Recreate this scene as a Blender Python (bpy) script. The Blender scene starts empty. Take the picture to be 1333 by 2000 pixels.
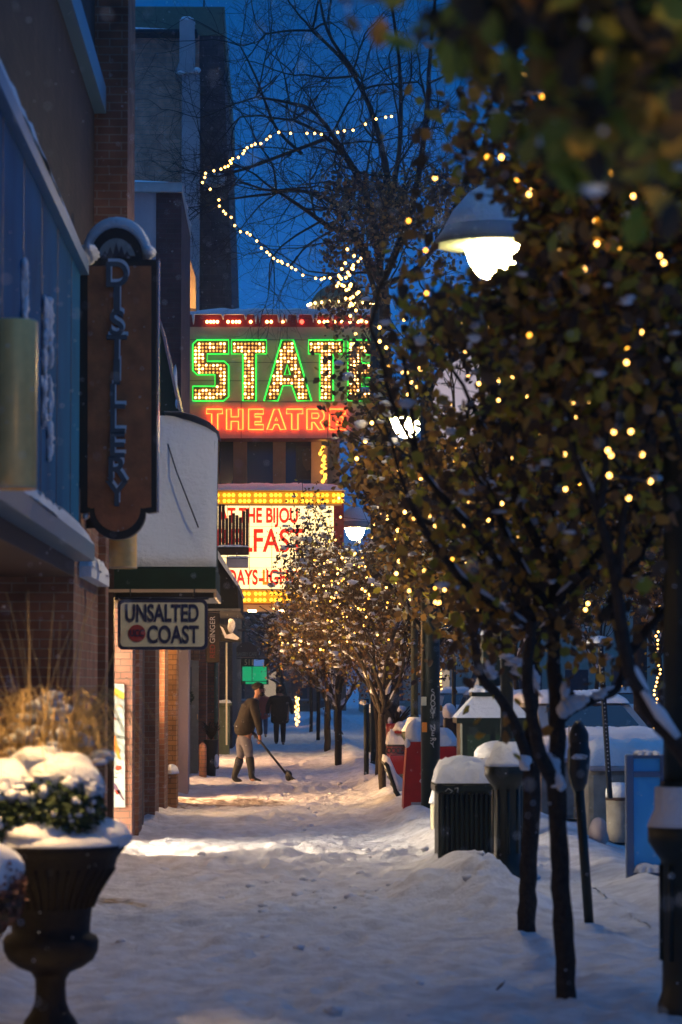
import bpy, math, random
import numpy as np
from mathutils import Vector, Matrix
R = math.radians
S = bpy.context.scene
COL = S.collection
# ------------------------------------------------------------------ camera, sky, exposure
F = 5555.0                                   # focal length in photo pixels (photo 1333 x 2000)
cam_d = bpy.data.cameras.new('camera'); cam = bpy.data.objects.new('camera', cam_d); COL.objects.link(cam)
S.camera = cam
cam_d.sensor_fit = 'VERTICAL'; cam_d.sensor_height = 36.0; cam_d.lens = 100.0
cam_d.clip_start = 0.3; cam_d.clip_end = 3000
CAM = Vector((0, 0, 1.7))
PITCH = math.atan(335 / F); YAW = math.atan(121.5 / F)
cam.location = CAM
cam.rotation_euler = (R(90) + PITCH, 0, -YAW)
cam_d.dof.use_dof = True; cam_d.dof.focus_distance = 50.0; cam_d.dof.aperture_fstop = 4.0
CM = cam.rotation_euler.to_matrix()

def at(px, py, Y):
    """world point seen at photo pixel (px, py) on the plane of distance Y along the street"""
    d = CM @ Vector(((px - 666.5) / F, -(py - 1000) / F, -1.0))
    return CAM + d * (Y / d.y)
def X(px, Y): return at(px, 1335, Y).x
def Z(py, Y, px=545): return at(px, py, Y).z
def S_(Y): return F / Y

w = bpy.data.worlds.new('World'); S.world = w; w.use_nodes = True
nt = w.node_tree; nt.nodes.clear()
wo = nt.nodes.new('ShaderNodeOutputWorld'); bg = nt.nodes.new('ShaderNodeBackground')
tc = nt.nodes.new('ShaderNodeTexCoord'); sp = nt.nodes.new('ShaderNodeSeparateXYZ'); cr = nt.nodes.new('ShaderNodeValToRGB')
nt.links.new(tc.outputs['Generated'], sp.inputs[0]); nt.links.new(sp.outputs['Z'], cr.inputs[0])
cr.color_ramp.elements[0].position = 0.0; cr.color_ramp.elements[0].color = (0.012, 0.075, 0.24, 1)
cr.color_ramp.elements[1].position = 1.0; cr.color_ramp.elements[1].color = (0.045, 0.205, 0.54, 1)
e = cr.color_ramp.elements.new(0.13); e.color = (0.001, 0.118, 0.46, 1)
e = cr.color_ramp.elements.new(0.24); e.color = (0.001, 0.058, 0.23, 1)
e = cr.color_ramp.elements.new(0.5); e.color = (0.032, 0.125, 0.36, 1)
nt.links.new(cr.outputs[0], bg.inputs[0]); bg.inputs[1].default_value = 1.0
nt.links.new(bg.outputs[0], wo.inputs[0])
S.view_settings.view_transform = 'Standard'; S.view_settings.look = 'None'
S.view_settings.exposure = 0.15; S.view_settings.gamma = 1.0
S.cycles.max_bounces = 5; S.cycles.diffuse_bounces = 2; S.cycles.glossy_bounces = 3
S.cycles.transparent_max_bounces = 6; S.cycles.sample_clamp_indirect = 2.0; S.cycles.caustics_reflective = False
S.cycles.use_denoising = True

# ------------------------------------------------------------------ materials
MATS = {}
def mat(name, col, rough=0.7, metal=0.0, var=0.0, vs=8.0, bump=0.0, bs=40.0, emis=None, es=0.0, spec=0.5, col2=None, nosample=False):
    if name in MATS: return MATS[name]
    m = bpy.data.materials.new(name); m.use_nodes = True; n = m.node_tree; b = n.nodes['Principled BSDF']
    b.inputs['Base Color'].default_value = (*col, 1); b.inputs['Roughness'].default_value = rough
    b.inputs['Metallic'].default_value = metal; b.inputs['Specular IOR Level'].default_value = spec
    g = n.nodes.new('ShaderNodeNewGeometry')
    if var > 0 or col2:
        t = n.nodes.new('ShaderNodeTexNoise'); t.inputs['Scale'].default_value = vs; t.inputs['Detail'].default_value = 6
        n.links.new(g.outputs['Position'], t.inputs['Vector'])
        r = n.nodes.new('ShaderNodeValToRGB'); r.color_ramp.elements[0].position = .32; r.color_ramp.elements[1].position = .68
        c2 = col2 or tuple(c * (1 - var) for c in col); c1 = col if col2 else tuple(min(1, c * (1 + var)) for c in col)
        r.color_ramp.elements[0].color = (*c2, 1); r.color_ramp.elements[1].color = (*c1, 1)
        n.links.new(t.outputs['Fac'], r.inputs[0]); n.links.new(r.outputs[0], b.inputs['Base Color'])
    if bump > 0:
        t2 = n.nodes.new('ShaderNodeTexNoise'); t2.inputs['Scale'].default_value = bs; t2.inputs['Detail'].default_value = 5
        n.links.new(g.outputs['Position'], t2.inputs['Vector'])
        bm = n.nodes.new('ShaderNodeBump'); bm.inputs['Strength'].default_value = bump; bm.inputs['Distance'].default_value = 0.02
        n.links.new(t2.outputs['Fac'], bm.inputs['Height']); n.links.new(bm.outputs[0], b.inputs['Normal'])
    if emis:
        b.inputs['Emission Color'].default_value = (*emis, 1); b.inputs['Emission Strength'].default_value = es
        if nosample: m.cycles.emission_sampling = 'NONE'
    MATS[name] = m; return m
def brick(name, c1, c2, mortar, bw=0.21, bh=0.07, rough=0.85):
    m = bpy.data.materials.new(name); m.use_nodes = True; n = m.node_tree; b = n.nodes['Principled BSDF']
    g = n.nodes.new('ShaderNodeNewGeometry'); s = n.nodes.new('ShaderNodeSeparateXYZ'); sn = n.nodes.new('ShaderNodeSeparateXYZ')
    n.links.new(g.outputs['Position'], s.inputs[0]); n.links.new(g.outputs['True Normal'], sn.inputs[0])
    ab = n.nodes.new('ShaderNodeMath'); ab.operation = 'ABSOLUTE'; n.links.new(sn.outputs['X'], ab.inputs[0])
    gt = n.nodes.new('ShaderNodeMath'); gt.operation = 'GREATER_THAN'; gt.inputs[1].default_value = .5; n.links.new(ab.outputs[0], gt.inputs[0])
    mx = n.nodes.new('ShaderNodeMix'); n.links.new(gt.outputs[0], mx.inputs[0]); n.links.new(s.outputs['X'], mx.inputs[2]); n.links.new(s.outputs['Y'], mx.inputs[3])
    cb = n.nodes.new('ShaderNodeCombineXYZ'); n.links.new(mx.outputs[0], cb.inputs[0]); n.links.new(s.outputs['Z'], cb.inputs[1])
    t = n.nodes.new('ShaderNodeTexBrick'); n.links.new(cb.outputs[0], t.inputs['Vector'])
    t.inputs['Scale'].default_value = 1.0; t.inputs['Brick Width'].default_value = bw; t.inputs['Row Height'].default_value = bh
    t.inputs['Mortar Size'].default_value = .006; t.inputs['Mortar Smooth'].default_value = .2; t.inputs['Bias'].default_value = 0.0
    t.inputs['Color1'].default_value = (*c1, 1); t.inputs['Color2'].default_value = (*c2, 1); t.inputs['Mortar'].default_value = (*mortar, 1)
    no = n.nodes.new('ShaderNodeTexNoise'); no.inputs['Scale'].default_value = 3.0; no.inputs['Detail'].default_value = 8
    n.links.new(g.outputs['Position'], no.inputs['Vector'])
    mr = n.nodes.new('ShaderNodeMapRange'); mr.inputs[1].default_value = .3; mr.inputs[2].default_value = .7; mr.inputs[3].default_value = .6; mr.inputs[4].default_value = 1.3
    n.links.new(no.outputs['Fac'], mr.inputs[0])
    mu = n.nodes.new('ShaderNodeMix'); mu.data_type = 'RGBA'; mu.blend_type = 'MULTIPLY'; mu.inputs[0].default_value = 1
    n.links.new(t.outputs['Color'], mu.inputs[6]); n.links.new(mr.outputs[0], mu.inputs[7]); n.links.new(mu.outputs[2], b.inputs['Base Color'])
    bm = n.nodes.new('ShaderNodeBump'); bm.inputs['Strength'].default_value = .7; bm.inputs['Distance'].default_value = .01; bm.invert = True
    n.links.new(t.outputs['Fac'], bm.inputs['Height']); n.links.new(bm.outputs[0], b.inputs['Normal'])
    b.inputs['Roughness'].default_value = rough
    MATS[name] = m; return m
def snowmat(name='snow', attr=False):
    m = bpy.data.materials.new(name); m.use_nodes = True; n = m.node_tree; b = n.nodes['Principled BSDF']
    g = n.nodes.new('ShaderNodeNewGeometry')
    t = n.nodes.new('ShaderNodeTexNoise'); t.inputs['Scale'].default_value = 14; t.inputs['Detail'].default_value = 8; t.inputs['Roughness'].default_value = .65
    n.links.new(g.outputs['Position'], t.inputs['Vector'])
    bm = n.nodes.new('ShaderNodeBump'); bm.inputs['Strength'].default_value = .8 if attr else .6; bm.inputs['Distance'].default_value = .05
    n.links.new(t.outputs['Fac'], bm.inputs['Height']); n.links.new(bm.outputs[0], b.inputs['Normal'])
    b.inputs['Roughness'].default_value = .6; b.inputs['Base Color'].default_value = (.80, .81, .84, 1)
    if attr:
        a = n.nodes.new('ShaderNodeAttribute'); a.attribute_name = 'bare'
        # trodden paving showing through thin snow
        br = n.nodes.new('ShaderNodeTexBrick'); br.inputs['Scale'].default_value = 1; br.inputs['Brick Width'].default_value = .2; br.inputs['Row Height'].default_value = .1
        br.inputs['Color1'].default_value = (.085, .06, .045, 1); br.inputs['Color2'].default_value = (.12, .08, .06, 1); br.inputs['Mortar'].default_value = (.3, .3, .3, 1)
        n.links.new(g.outputs['Position'], br.inputs['Vector'])
        ad = n.nodes.new('ShaderNodeMath'); ad.operation = 'ADD'; n.links.new(a.outputs['Fac'], ad.inputs[0])
        t3 = n.nodes.new('ShaderNodeTexNoise'); t3.inputs['Scale'].default_value = 5; t3.inputs['Detail'].default_value = 7
        n.links.new(g.outputs['Position'], t3.inputs['Vector']); n.links.new(t3.outputs['Fac'], ad.inputs[1])
        r = n.nodes.new('ShaderNodeMapRange'); r.inputs[1].default_value = 1.0; r.inputs[2].default_value = 1.25; n.links.new(ad.outputs[0], r.inputs[0])
        mx = n.nodes.new('ShaderNodeMix'); mx.data_type = 'RGBA'; n.links.new(r.outputs[0], mx.inputs[0])
        r2 = n.nodes.new('ShaderNodeValToRGB'); r2.color_ramp.elements[0].position = .35; r2.color_ramp.elements[1].position = .62
        r2.color_ramp.elements[0].color = (.60, .60, .62, 1); r2.color_ramp.elements[1].color = (.82, .83, .86, 1)
        n.links.new(t3.outputs['Fac'], r2.inputs[0])
        n.links.new(r2.outputs[0], mx.inputs[6]); n.links.new(br.outputs[0], mx.inputs[7]); n.links.new(mx.outputs[2], b.inputs['Base Color'])
        rr = n.nodes.new('ShaderNodeMapRange'); rr.inputs[3].default_value = .6; rr.inputs[4].default_value = .5; n.links.new(r.outputs[0], rr.inputs[0]); n.links.new(rr.outputs[0], b.inputs['Roughness'])
    MATS[name] = m; return m
def leafmat():
    m = bpy.data.materials.new('leaf'); m.use_nodes = True; n = m.node_tree; b = n.nodes['Principled BSDF']
    a = n.nodes.new('ShaderNodeAttribute'); a.attribute_name = 'tone'
    r = n.nodes.new('ShaderNodeValToRGB'); el = r.color_ramp.elements
    el[0].position = 0; el[0].color = (.06, .045, .030, 1); el[1].position = 1; el[1].color = (.55, .42, .04, 1)
    for p, c in ((.3, (.13, .078, .042, 1)), (.55, (.46, .23, .045, 1)), (.75, (.58, .36, .05, 1)), (.88, (.28, .31, .04, 1))):
        e = el.new(p); e.color = c
    n.links.new(a.outputs['Fac'], r.inputs[0]); n.links.new(r.outputs[0], b.inputs['Base Color']); b.inputs['Roughness'].default_value = .55
    tr = n.nodes.new('ShaderNodeBsdfTranslucent'); n.links.new(r.outputs[0], tr.inputs[0])
    ms = n.nodes.new('ShaderNodeMixShader'); ms.inputs[0].default_value = .5
    out = n.nodes['Material Output']; n.links.new(b.outputs[0], ms.inputs[1]); n.links.new(tr.outputs[0], ms.inputs[2]); n.links.new(ms.outputs[0], out.inputs[0])
    MATS['leaf'] = m; return m
snowmat(); snowmat('snow_ground', True); leafmat()
SNOW = MATS['snow']
M = MATS
brick('brick_dark', (.20, .085, .052), (.27, .12, .07), (.26, .20, .15))
brick('brick_tower', (.80, .40, .27), (.66, .33, .23), (.42, .30, .26), bw=.4, bh=.12)
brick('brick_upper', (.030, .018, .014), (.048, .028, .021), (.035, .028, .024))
brick('brick_maroon', (.10, .045, .045), (.075, .035, .035), (.08, .06, .06))
brick('brick_pink', (.30, .13, .085), (.36, .17, .11), (.16, .11, .08))
brick('brick_orange', (.42, .22, .10), (.34, .17, .08), (.16, .09, .05))
brick('brick_red', (.24, .085, .05), (.30, .11, .06), (.12, .08, .06))
brick('brick_grey', (.055, .05, .055), (.08, .07, .07), (.12, .11, .11), bw=.4, bh=.2)
mat('wall_grey', (.50, .42, .42), .9, var=.25, vs=.8, bump=.3, bs=20)
mat('blue_metal', (.002, .13, .27), .9, var=.2, vs=1.5, spec=.08)
mat('blue_trim', (.12, .25, .36), .35)
mat('dark_wood', (.05, .022, .015), .6, var=.3, vs=12)
mat('sign_brown', (.50, .15, .05), .5, var=.3, vs=6, bump=.2)
mat('black_metal', (.012, .013, .014), .45)
mat('green_metal', (.004, .012, .008), .45, var=.3, vs=15)
mat('green_fabric', (.006, .028, .016), .8, var=.2)
mat('black_fabric', (.012, .012, .012), .9)
mat('brass', (.95, .58, .20), .42, metal=.25, var=.08, vs=20)
mat('chrome_edge', (.55, .5, .5), .22, metal=1.0)
mat('iron', (.009, .007, .006), .6, spec=.25, var=.35, vs=20, bump=.4, bs=60)
mat('cream', (.62, .58, .40), .6, var=.08)
mat('slate', (.10, .11, .12), .6)
mat('navy', (.015, .02, .06), .5)
mat('red_paint', (.42, .012, .015), .42, var=.12, vs=9)
mat('dark_red', (.22, .01, .01), .4)
mat('rednose', (.26, .03, .03), .6)
mat('grey_pale', (.45, .45, .43), .7, var=.1)
mat('concrete', (.27, .25, .21), .85, var=.25, vs=6, bump=.3)
mat('tan_paint', (.34, .30, .22), .6, var=.1)
mat('green_paint', (.12, .16, .10), .6, var=.1)
mat('bark', (.030, .022, .016), .9, var=.45, vs=30, bump=.8, bs=60)
mat('bark_dark', (.018, .015, .014), .95)
mat('dry_grass', (.62, .42, .16), .7, var=.3, vs=20)
mat('shrub_green', (.035, .065, .02), .7, var=.4, vs=30)
mat('glass_dark', (.02, .025, .035), .06, spec=.9)
mat('glass_blue', (.03, .045, .09), .12, spec=.9)
mat('sign_beige', (.58, .40, .24), .6, var=.12, vs=3)
mat('theatre_wall', (.50, .33, .17), .7, var=.12, vs=4)
mat('letter_box', (.16, .09, .03), .5)
mat('skin', (.35, .17, .11), .6)
mat('hair', (.02, .014, .01), .8)
mat('jacket', (.014, .010, .008), .85, var=.3, vs=20)
mat('trousers', (.13, .13, .16), .85, var=.2, vs=20)
mat('boots', (.008, .010, .013), .6)
mat('jeans', (.04, .07, .15), .85)
mat('coat_red', (.28, .07, .06), .8)
mat('coat_black', (.015, .015, .016), .85)
mat('frame_blue', (.10, .15, .26), .5)
mat('panel_blue', (.07, .42, .80), .5, var=.1, vs=3)
mat('rubber', (.012, .012, .012), .8)
mat('car_red', (.20, .05, .06), .35)
mat('car_dark', (.03, .035, .045), .35)
mat('car_silver', (.25, .26, .28), .35)
mat('poster', (.40, .46, .44), .6)
mat('orange_ink', (.75, .25, .03), .6); mat('yellow_ink', (.65, .45, .04), .6); mat('peach_ink', (.75, .45, .3), .6)
mat('leaf_ink', (.10, .13, .07), .6); mat('purple_ink', (.12, .06, .10), .6); mat('red_ink', (.6, .05, .02), .6)
mat('poster_dark', (.05, .045, .06), .5); mat('poster_face', (.20, .12, .10), .6)
mat('chalk', (.3, .32, .3), .7)
mat('white_paint', (.75, .75, .72), .6)
mat('lamp_shade', (.20, .25, .30), .4)
mat('lamp_rim', (.25, .32, .22), .5)
mat('neon_green', (.05, .3, .08), emis=(.02, 1.0, .07), es=1.7)
mat('neon_red', (.3, .1, .05), emis=(1.0, .072, .010), es=12.0)
mat('bulb_gold', (.5, .4, .2), emis=(1, .55, .16), es=12.0)
mat('bulb_dim', (.5, .3, .1), emis=(1, .40, .08), es=1.6, nosample=True)
mat('bulb_yellow', (.5, .4, .1), emis=(1, .52, .03), es=2.4)
mat('bulb_red', (.5, .1, .1), emis=(1, .06, .03), es=6.0)
mat('bulb_warm', (.5, .4, .2), emis=(1, .50, .11), es=8.0)
mat('bulb_amber', (.5, .4, .2), emis=(1, .42, .035), es=4.0, nosample=True)
mat('band_yellow', (.55, .33, .02), .6, emis=(1, .42, .01), es=.35)
mat('board_lit', (.8, .78, .6), emis=(1, .71, .29), es=1.9)
mat('letter_red_lit', (.5, .02, .01), emis=(1, .03, .01), es=.85)
mat('letter_orange_lit', (.6, .2, .01), emis=(1, .35, .01), es=.7)
mat('lamp_bowl', (.8, .8, .7), emis=(1, .74, .34), es=135.0)
mat('lamp_bowl_added', (.8, .8, .7), emis=(1, .74, .38), es=125.0)  # bowl of the added lamp outside the view
mat('lens_warm', (.8, .7, .5), emis=(1, .60, .24), es=1500.0)
mat('lens_soft', (.8, .7, .5), emis=(1, .60, .24), es=70.0)
mat('added_spot', (.8, .7, .5), emis=(1, .56, .20), es=600.0)  # small lamps added out of sight to light piers, snow and gable
mat('stem_brown', (.16, .07, .05), .7, var=.3, vs=20)
mat('warm_glow', (.5, .4, .3), emis=(1, .58, .26), es=42)  # glow of added unseen window panels, also of the marquee soffit lights
mat('added_white_glow', (.5, .5, .4), emis=(1, .84, .62), es=27)  # glow of an added unseen panel, throws a pale band on the snow
mat('added_soft_glow', (.5, .4, .3), emis=(1, .55, .26), es=9)  # glow of added panels out of sight in the shop and entrance recesses
mat('added_dim_glow', (.5, .4, .3), emis=(1, .60, .26), es=.4)  # weak glow of an added panel outside the view
mat('window_lit', (.5, .4, .3), emis=(1, .66, .30), es=.35)
mat('green_lit', (.02, .3, .15), emis=(.0, .55, .20), es=.55)
mat('blue_lit', (.1, .2, .4), emis=(.12, .26, .62), es=.5)
mat('clock_face', (.7, .62, .62), .5, emis=(1, .78, .80), es=.30)

# ------------------------------------------------------------------ object helpers
ORG = {}
def tag(o, label=None, cat=None, group=None, kind=None):
    if label: o['label'] = label
    if cat: o['category'] = cat
    if group: o['group'] = group
    if kind: o['kind'] = kind
    return o
def thing(name, loc, label, cat, group=None, rz=0.0):
    o = bpy.data.objects.new(name, None); COL.objects.link(o); o.location = loc; o.rotation_euler = (0, 0, rz)
    o.empty_display_size = .2
    ORG[o.name] = Vector(loc)
    return tag(o, label, cat, group)
class MB:
    """collects shapes in world coordinates, build() links them as one mesh"""
    def __init__(s): s.v = []; s.f = []; s.smooth = []
    def add(s, vs, fs, sm=False):
        k = len(s.v); s.v.extend([tuple(v) for v in vs]); s.f.extend([tuple(i + k for i in f) for f in fs]); s.smooth.extend([sm] * len(fs)); return s
    def box(s, x0, x1, y0, y1, z0, z1, bev=0.0):
        if x0 > x1: x0, x1 = x1, x0
        if y0 > y1: y0, y1 = y1, y0
        if z0 > z1: z0, z1 = z1, z0
        if bev > 0:
            b = min(bev, (x1 - x0) / 3, (y1 - y0) / 3, (z1 - z0) / 3)
            # chamfered box from three nested rings
            def ring(z, i):
                xa, xb, ya, yb = x0 + i, x1 - i, y0 + i, y1 - i
                return [(xa + b, ya, z), (xb - b, ya, z), (xb, ya + b, z), (xb, yb - b, z), (xb - b, yb, z), (xa + b, yb, z), (xa, yb - b, z), (xa, ya + b, z)]
            vs = ring(z0, b) + ring(z0 + b, 0) + ring(z1 - b, 0) + ring(z1, b)
            fs = [tuple(range(7, -1, -1)), tuple(range(24, 32))]
            for r in range(3):
                for i in range(8): j = (i + 1) % 8; fs.append((r * 8 + i, r * 8 + j, r * 8 + 8 + j, r * 8 + 8 + i))
            return s.add(vs, fs)
        vs = [(x0, y0, z0), (x1, y0, z0), (x1, y1, z0), (x0, y1, z0), (x0, y0, z1), (x1, y0, z1), (x1, y1, z1), (x0, y1, z1)]
        return s.add(vs, [(3, 2, 1, 0), (4, 5, 6, 7), (0, 1, 5, 4), (1, 2, 6, 5), (2, 3, 7, 6), (3, 0, 4, 7)])
    def prism(s, poly, y0, y1):
        """poly: (x, z) points, extruded along Y"""
        n = len(poly); a = sum(poly[i][0] * poly[(i + 1) % n][1] - poly[(i + 1) % n][0] * poly[i][1] for i in range(n))
        if a < 0: poly = poly[::-1]
        vs = [(p[0], y0, p[1]) for p in poly] + [(p[0], y1, p[1]) for p in poly]
        fs = [tuple(range(n)), tuple(range(2 * n - 1, n - 1, -1))]
        for i in range(n): j = (i + 1) % n; fs.append((i, n + i, n + j, j))
        return s.add(vs, fs)
    def tube(s, pts, rad, n=8, caps=True, closed=False, sm=True):
        pts = [Vector(p) for p in pts]; m = len(pts)
        if not hasattr(rad, '__len__'): rad = [rad] * m
        vs = []; up = Vector((0.13, 0.31, 0.94)).normalized(); prev = None
        for i in range(m):
            if closed: t = pts[(i + 1) % m] - pts[i - 1]
            else: t = pts[min(i + 1, m - 1)] - pts[max(i - 1, 0)]
            if t.length < 1e-9: t = Vector((0, 0, 1))
            t.normalize()
            if prev is None:
                a = t.cross(up)
                if a.length < .1: a = t.cross(Vector((1, 0, 0)))
            else:
                a = prev - t * prev.dot(t)
                if a.length < 1e-6: a = t.orthogonal()
            a.normalize(); prev = a; b = t.cross(a)
            for k in range(n):
                an = 2 * math.pi * k / n; vs.append(pts[i] + (a * math.cos(an) + b * math.sin(an)) * rad[i])
        fs = []
        for i in range(m if closed else m - 1):
            j = (i + 1) % m
            for k in range(n): l = (k + 1) % n; fs.append((i * n + k, i * n + l, j * n + l, j * n + k))
        if caps and not closed: fs.append(tuple(range(n - 1, -1, -1))); fs.append(tuple(range((m - 1) * n, m * n)))
        return s.add(vs, fs, sm)
    def lathe(s, c, prof, n=24, sm=True):
        """prof: (radius, z) from bottom to top round the vertical axis at c"""
        vs = []; fs = []
        for r, z in prof:
            for k in range(n): a = 2 * math.pi * k / n; vs.append((c[0] + r * math.cos(a), c[1] + r * math.sin(a), c[2] + z))
        for i in range(len(prof) - 1):
            for k in range(n): l = (k + 1) % n; fs.append((i * n + k, i * n + l, i * n + n + l, i * n + n + k))
        fs.append(tuple(range(n - 1, -1, -1))); m = len(prof); fs.append(tuple(range((m - 1) * n, m * n)))
        return s.add(vs, fs, sm)
    def blob(s, c, r, seed=0, amp=.12, nu=18, nv=10, zmin=-1.0):
        """lumpy ellipsoid; zmin > -1 gives it a flat underside"""
        rg = random.Random(seed); ph = [(rg.uniform(0, 6.3), rg.uniform(1.5, 4), rg.uniform(1, 3.5)) for _ in range(4)]
        vs = []; fs = []
        for j in range(nv + 1):
            t = math.pi * j / nv
            for i in range(nu):
                p = 2 * math.pi * i / nu
                q = 1 + amp * sum(math.sin(a + round(b) * p + cc * t * 1.7) for a, b, cc in ph) / 2.2 * math.sin(t)
                z = -math.cos(t)
                vs.append((c[0] + r[0] * q * math.sin(t) * math.cos(p), c[1] + r[1] * q * math.sin(t) * math.sin(p), c[2] + r[2] * max(z * q, zmin)))
        for j in range(nv):
            for i in range(nu): k = (i + 1) % nu; fs.append((j * nu + i, j * nu + k, j * nu + nu + k, j * nu + nu + i))
        return s.add(vs, fs, True)
    def cushion(s, x0, x1, y0, y1, z, h, seed=0, n=18, over=.0, amp=.25):
        """snow lying on a flat top: rounded edges, lumpy surface"""
        rg = random.Random(seed); ph = [rg.uniform(0, 6.3) for _ in range(4)]
        x0 -= over; x1 += over; y0 -= over; y1 += over
        vs = []; fs = []; us = [0, .03, .09, .18] + [.18 + .64 * i / n for i in range(1, n)] + [.82, .91, .97, 1]
        def pr(u): u = min(u, 1 - u) / .18; return math.sqrt(max(0, 1 - (1 - min(1, u)) ** 2))
        m = len(us)
        for a in us:
            for b in us:
                q = pr(a) * pr(b)
                jj = rg.uniform(-1, 1) * .006 if 0 < a < 1 and 0 < b < 1 else .014 * math.sin(a * 21 + b * 17 + ph[1]) + rg.uniform(-.008, .008); x = x0 + (x1 - x0) * a + jj; y = y0 + (y1 - y0) * b + jj
                l = 1 + amp * (math.sin(x * 7 + ph[0]) * math.sin(y * 5 + ph[1]) + .5 * math.sin(x * 19 + ph[2] + y * 13) + .35 * math.sin(x * 47 + y * 31 + ph[3]) + rg.uniform(-.3, .3))
                vs.append((x, y, z + h * q * l))
        for i in range(m - 1):
            for j in range(m - 1): fs.append((i * m + j, i * m + m + j, i * m + m + j + 1, i * m + j + 1))
        k = len(vs); vs += [(x0, y0, z), (x1, y0, z), (x1, y1, z), (x0, y1, z)]; fs.append((k + 3, k + 2, k + 1, k))
        return s.add(vs, fs, True)
    def build(s, name, m, parent=None, **kw):
        o0 = ORG[parent.name] if parent else Vector((0, 0, 0))
        me = bpy.data.meshes.new(name)
        me.from_pydata([(v[0] - o0.x, v[1] - o0.y, v[2] - o0.z) for v in s.v], [], s.f)
        me.polygons.foreach_set('use_smooth', s.smooth); me.update()
        me.materials.append(m if not isinstance(m, str) else MATS[m])
        o = bpy.data.objects.new(name, me); COL.objects.link(o)
        if parent: o.parent = parent
        ORG[o.name] = o0.copy()
        return tag(o, **kw)
def part(name, m, parent, fn, **kw):
    b = MB(); fn(b); return b.build(name, m, parent, **kw)
def copy_tree(o, parent=None, loc=None, rz=None, label=None):
    c = o.copy(); COL.objects.link(c); c.parent = parent
    if loc is not None: c.location = loc; ORG[c.name] = Vector(loc)
    if rz is not None: c.rotation_euler = (0, 0, rz)
    if label: c['label'] = label
    for ch in list(o.children): copy_tree(ch, c)
    return c
def text(name, s, m, parent, loc, size, sx=1.0, ext=.006, rot=(R(90), 0, 0), align='CENTER', off=0.0, **kw):
    cu = bpy.data.curves.new(name, 'FONT'); cu.body = s; cu.size = size; cu.extrude = ext; cu.align_x = align; cu.align_y = 'CENTER'; cu.offset = off
    t = bpy.data.objects.new('tmp', cu); COL.objects.link(t)
    bpy.context.view_layer.update()
    me = bpy.data.meshes.new_from_object(t.evaluated_get(bpy.context.evaluated_depsgraph_get()))
    bpy.data.objects.remove(t); bpy.data.curves.remove(cu)
    mx = Matrix.Rotation(rot[2], 4, 'Z') @ Matrix.Rotation(rot[1], 4, 'Y') @ Matrix.Rotation(rot[0], 4, 'X') @ Matrix.Diagonal((sx, 1, 1, 1))
    o0 = ORG[parent.name]
    me.transform(Matrix.Translation(Vector(loc) - o0) @ mx); me.name = name
    me.materials.clear(); me.materials.append(MATS[m])
    o = bpy.data.objects.new(name, me); COL.objects.link(o); o.parent = parent; ORG[o.name] = o0.copy()
    return tag(o, **kw)
# ------------------------------------------------------------------ the ground: far sheet, road, snowed pavement
def fbm(x, y, seed=0, oct=5, base=1.0):
    out = np.zeros_like(x); amp = 1.0; rg = np.random.RandomState(seed)
    for o in range(oct):
        t = rg.rand(64, 64); xs = x * base * 2 ** o + rg.rand() * 50; ys = y * base * 2 ** o + rg.rand() * 50
        xi = np.floor(xs).astype(int); yi = np.floor(ys).astype(int); fx = xs - xi; fy = ys - yi
        fx = fx * fx * (3 - 2 * fx); fy = fy * fy * (3 - 2 * fy)
        a = t[xi % 64, yi % 64]; b = t[(xi + 1) % 64, yi % 64]; c = t[xi % 64, (yi + 1) % 64]; d = t[(xi + 1) % 64, (yi + 1) % 64]
        out += amp * ((a * (1 - fx) + b * fx) * (1 - fy) + (c * (1 - fx) + d * fx) * fy - .5); amp *= .5
    return out
def sheet(name, xs, ys, hf, m, bare=None, kind='structure'):
    xx, yy = np.meshgrid(xs, ys, indexing='ij'); zz = hf(xx, yy)
    nx, ny = xx.shape
    co = np.stack([xx, yy, zz], -1).reshape(-1, 3)
    i = np.arange(nx - 1)[:, None] * ny + np.arange(ny - 1)[None, :]
    fs = np.stack([i, i + ny, i + ny + 1, i + 1], -1).reshape(-1, 4)
    me = bpy.data.meshes.new(name); me.vertices.add(len(co)); me.vertices.foreach_set('co', co.ravel())
    me.loops.add(fs.size); me.loops.foreach_set('vertex_index', fs.ravel().astype(np.int32))
    me.polygons.add(len(fs)); me.polygons.foreach_set('loop_start', np.arange(0, fs.size, 4, dtype=np.int32))
    me.polygons.foreach_set('use_smooth', np.ones(len(fs), bool)); me.update(calc_edges=True)
    if bare is not None:
        a = me.attributes.new('bare', 'FLOAT', 'POINT'); a.data.foreach_set('value', bare(xx, yy, zz).ravel().astype(np.float32))
    me.materials.append(MATS[m]); o = bpy.data.objects.new(name, me); COL.objects.link(o)
    return tag(o, kind=kind)
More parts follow.
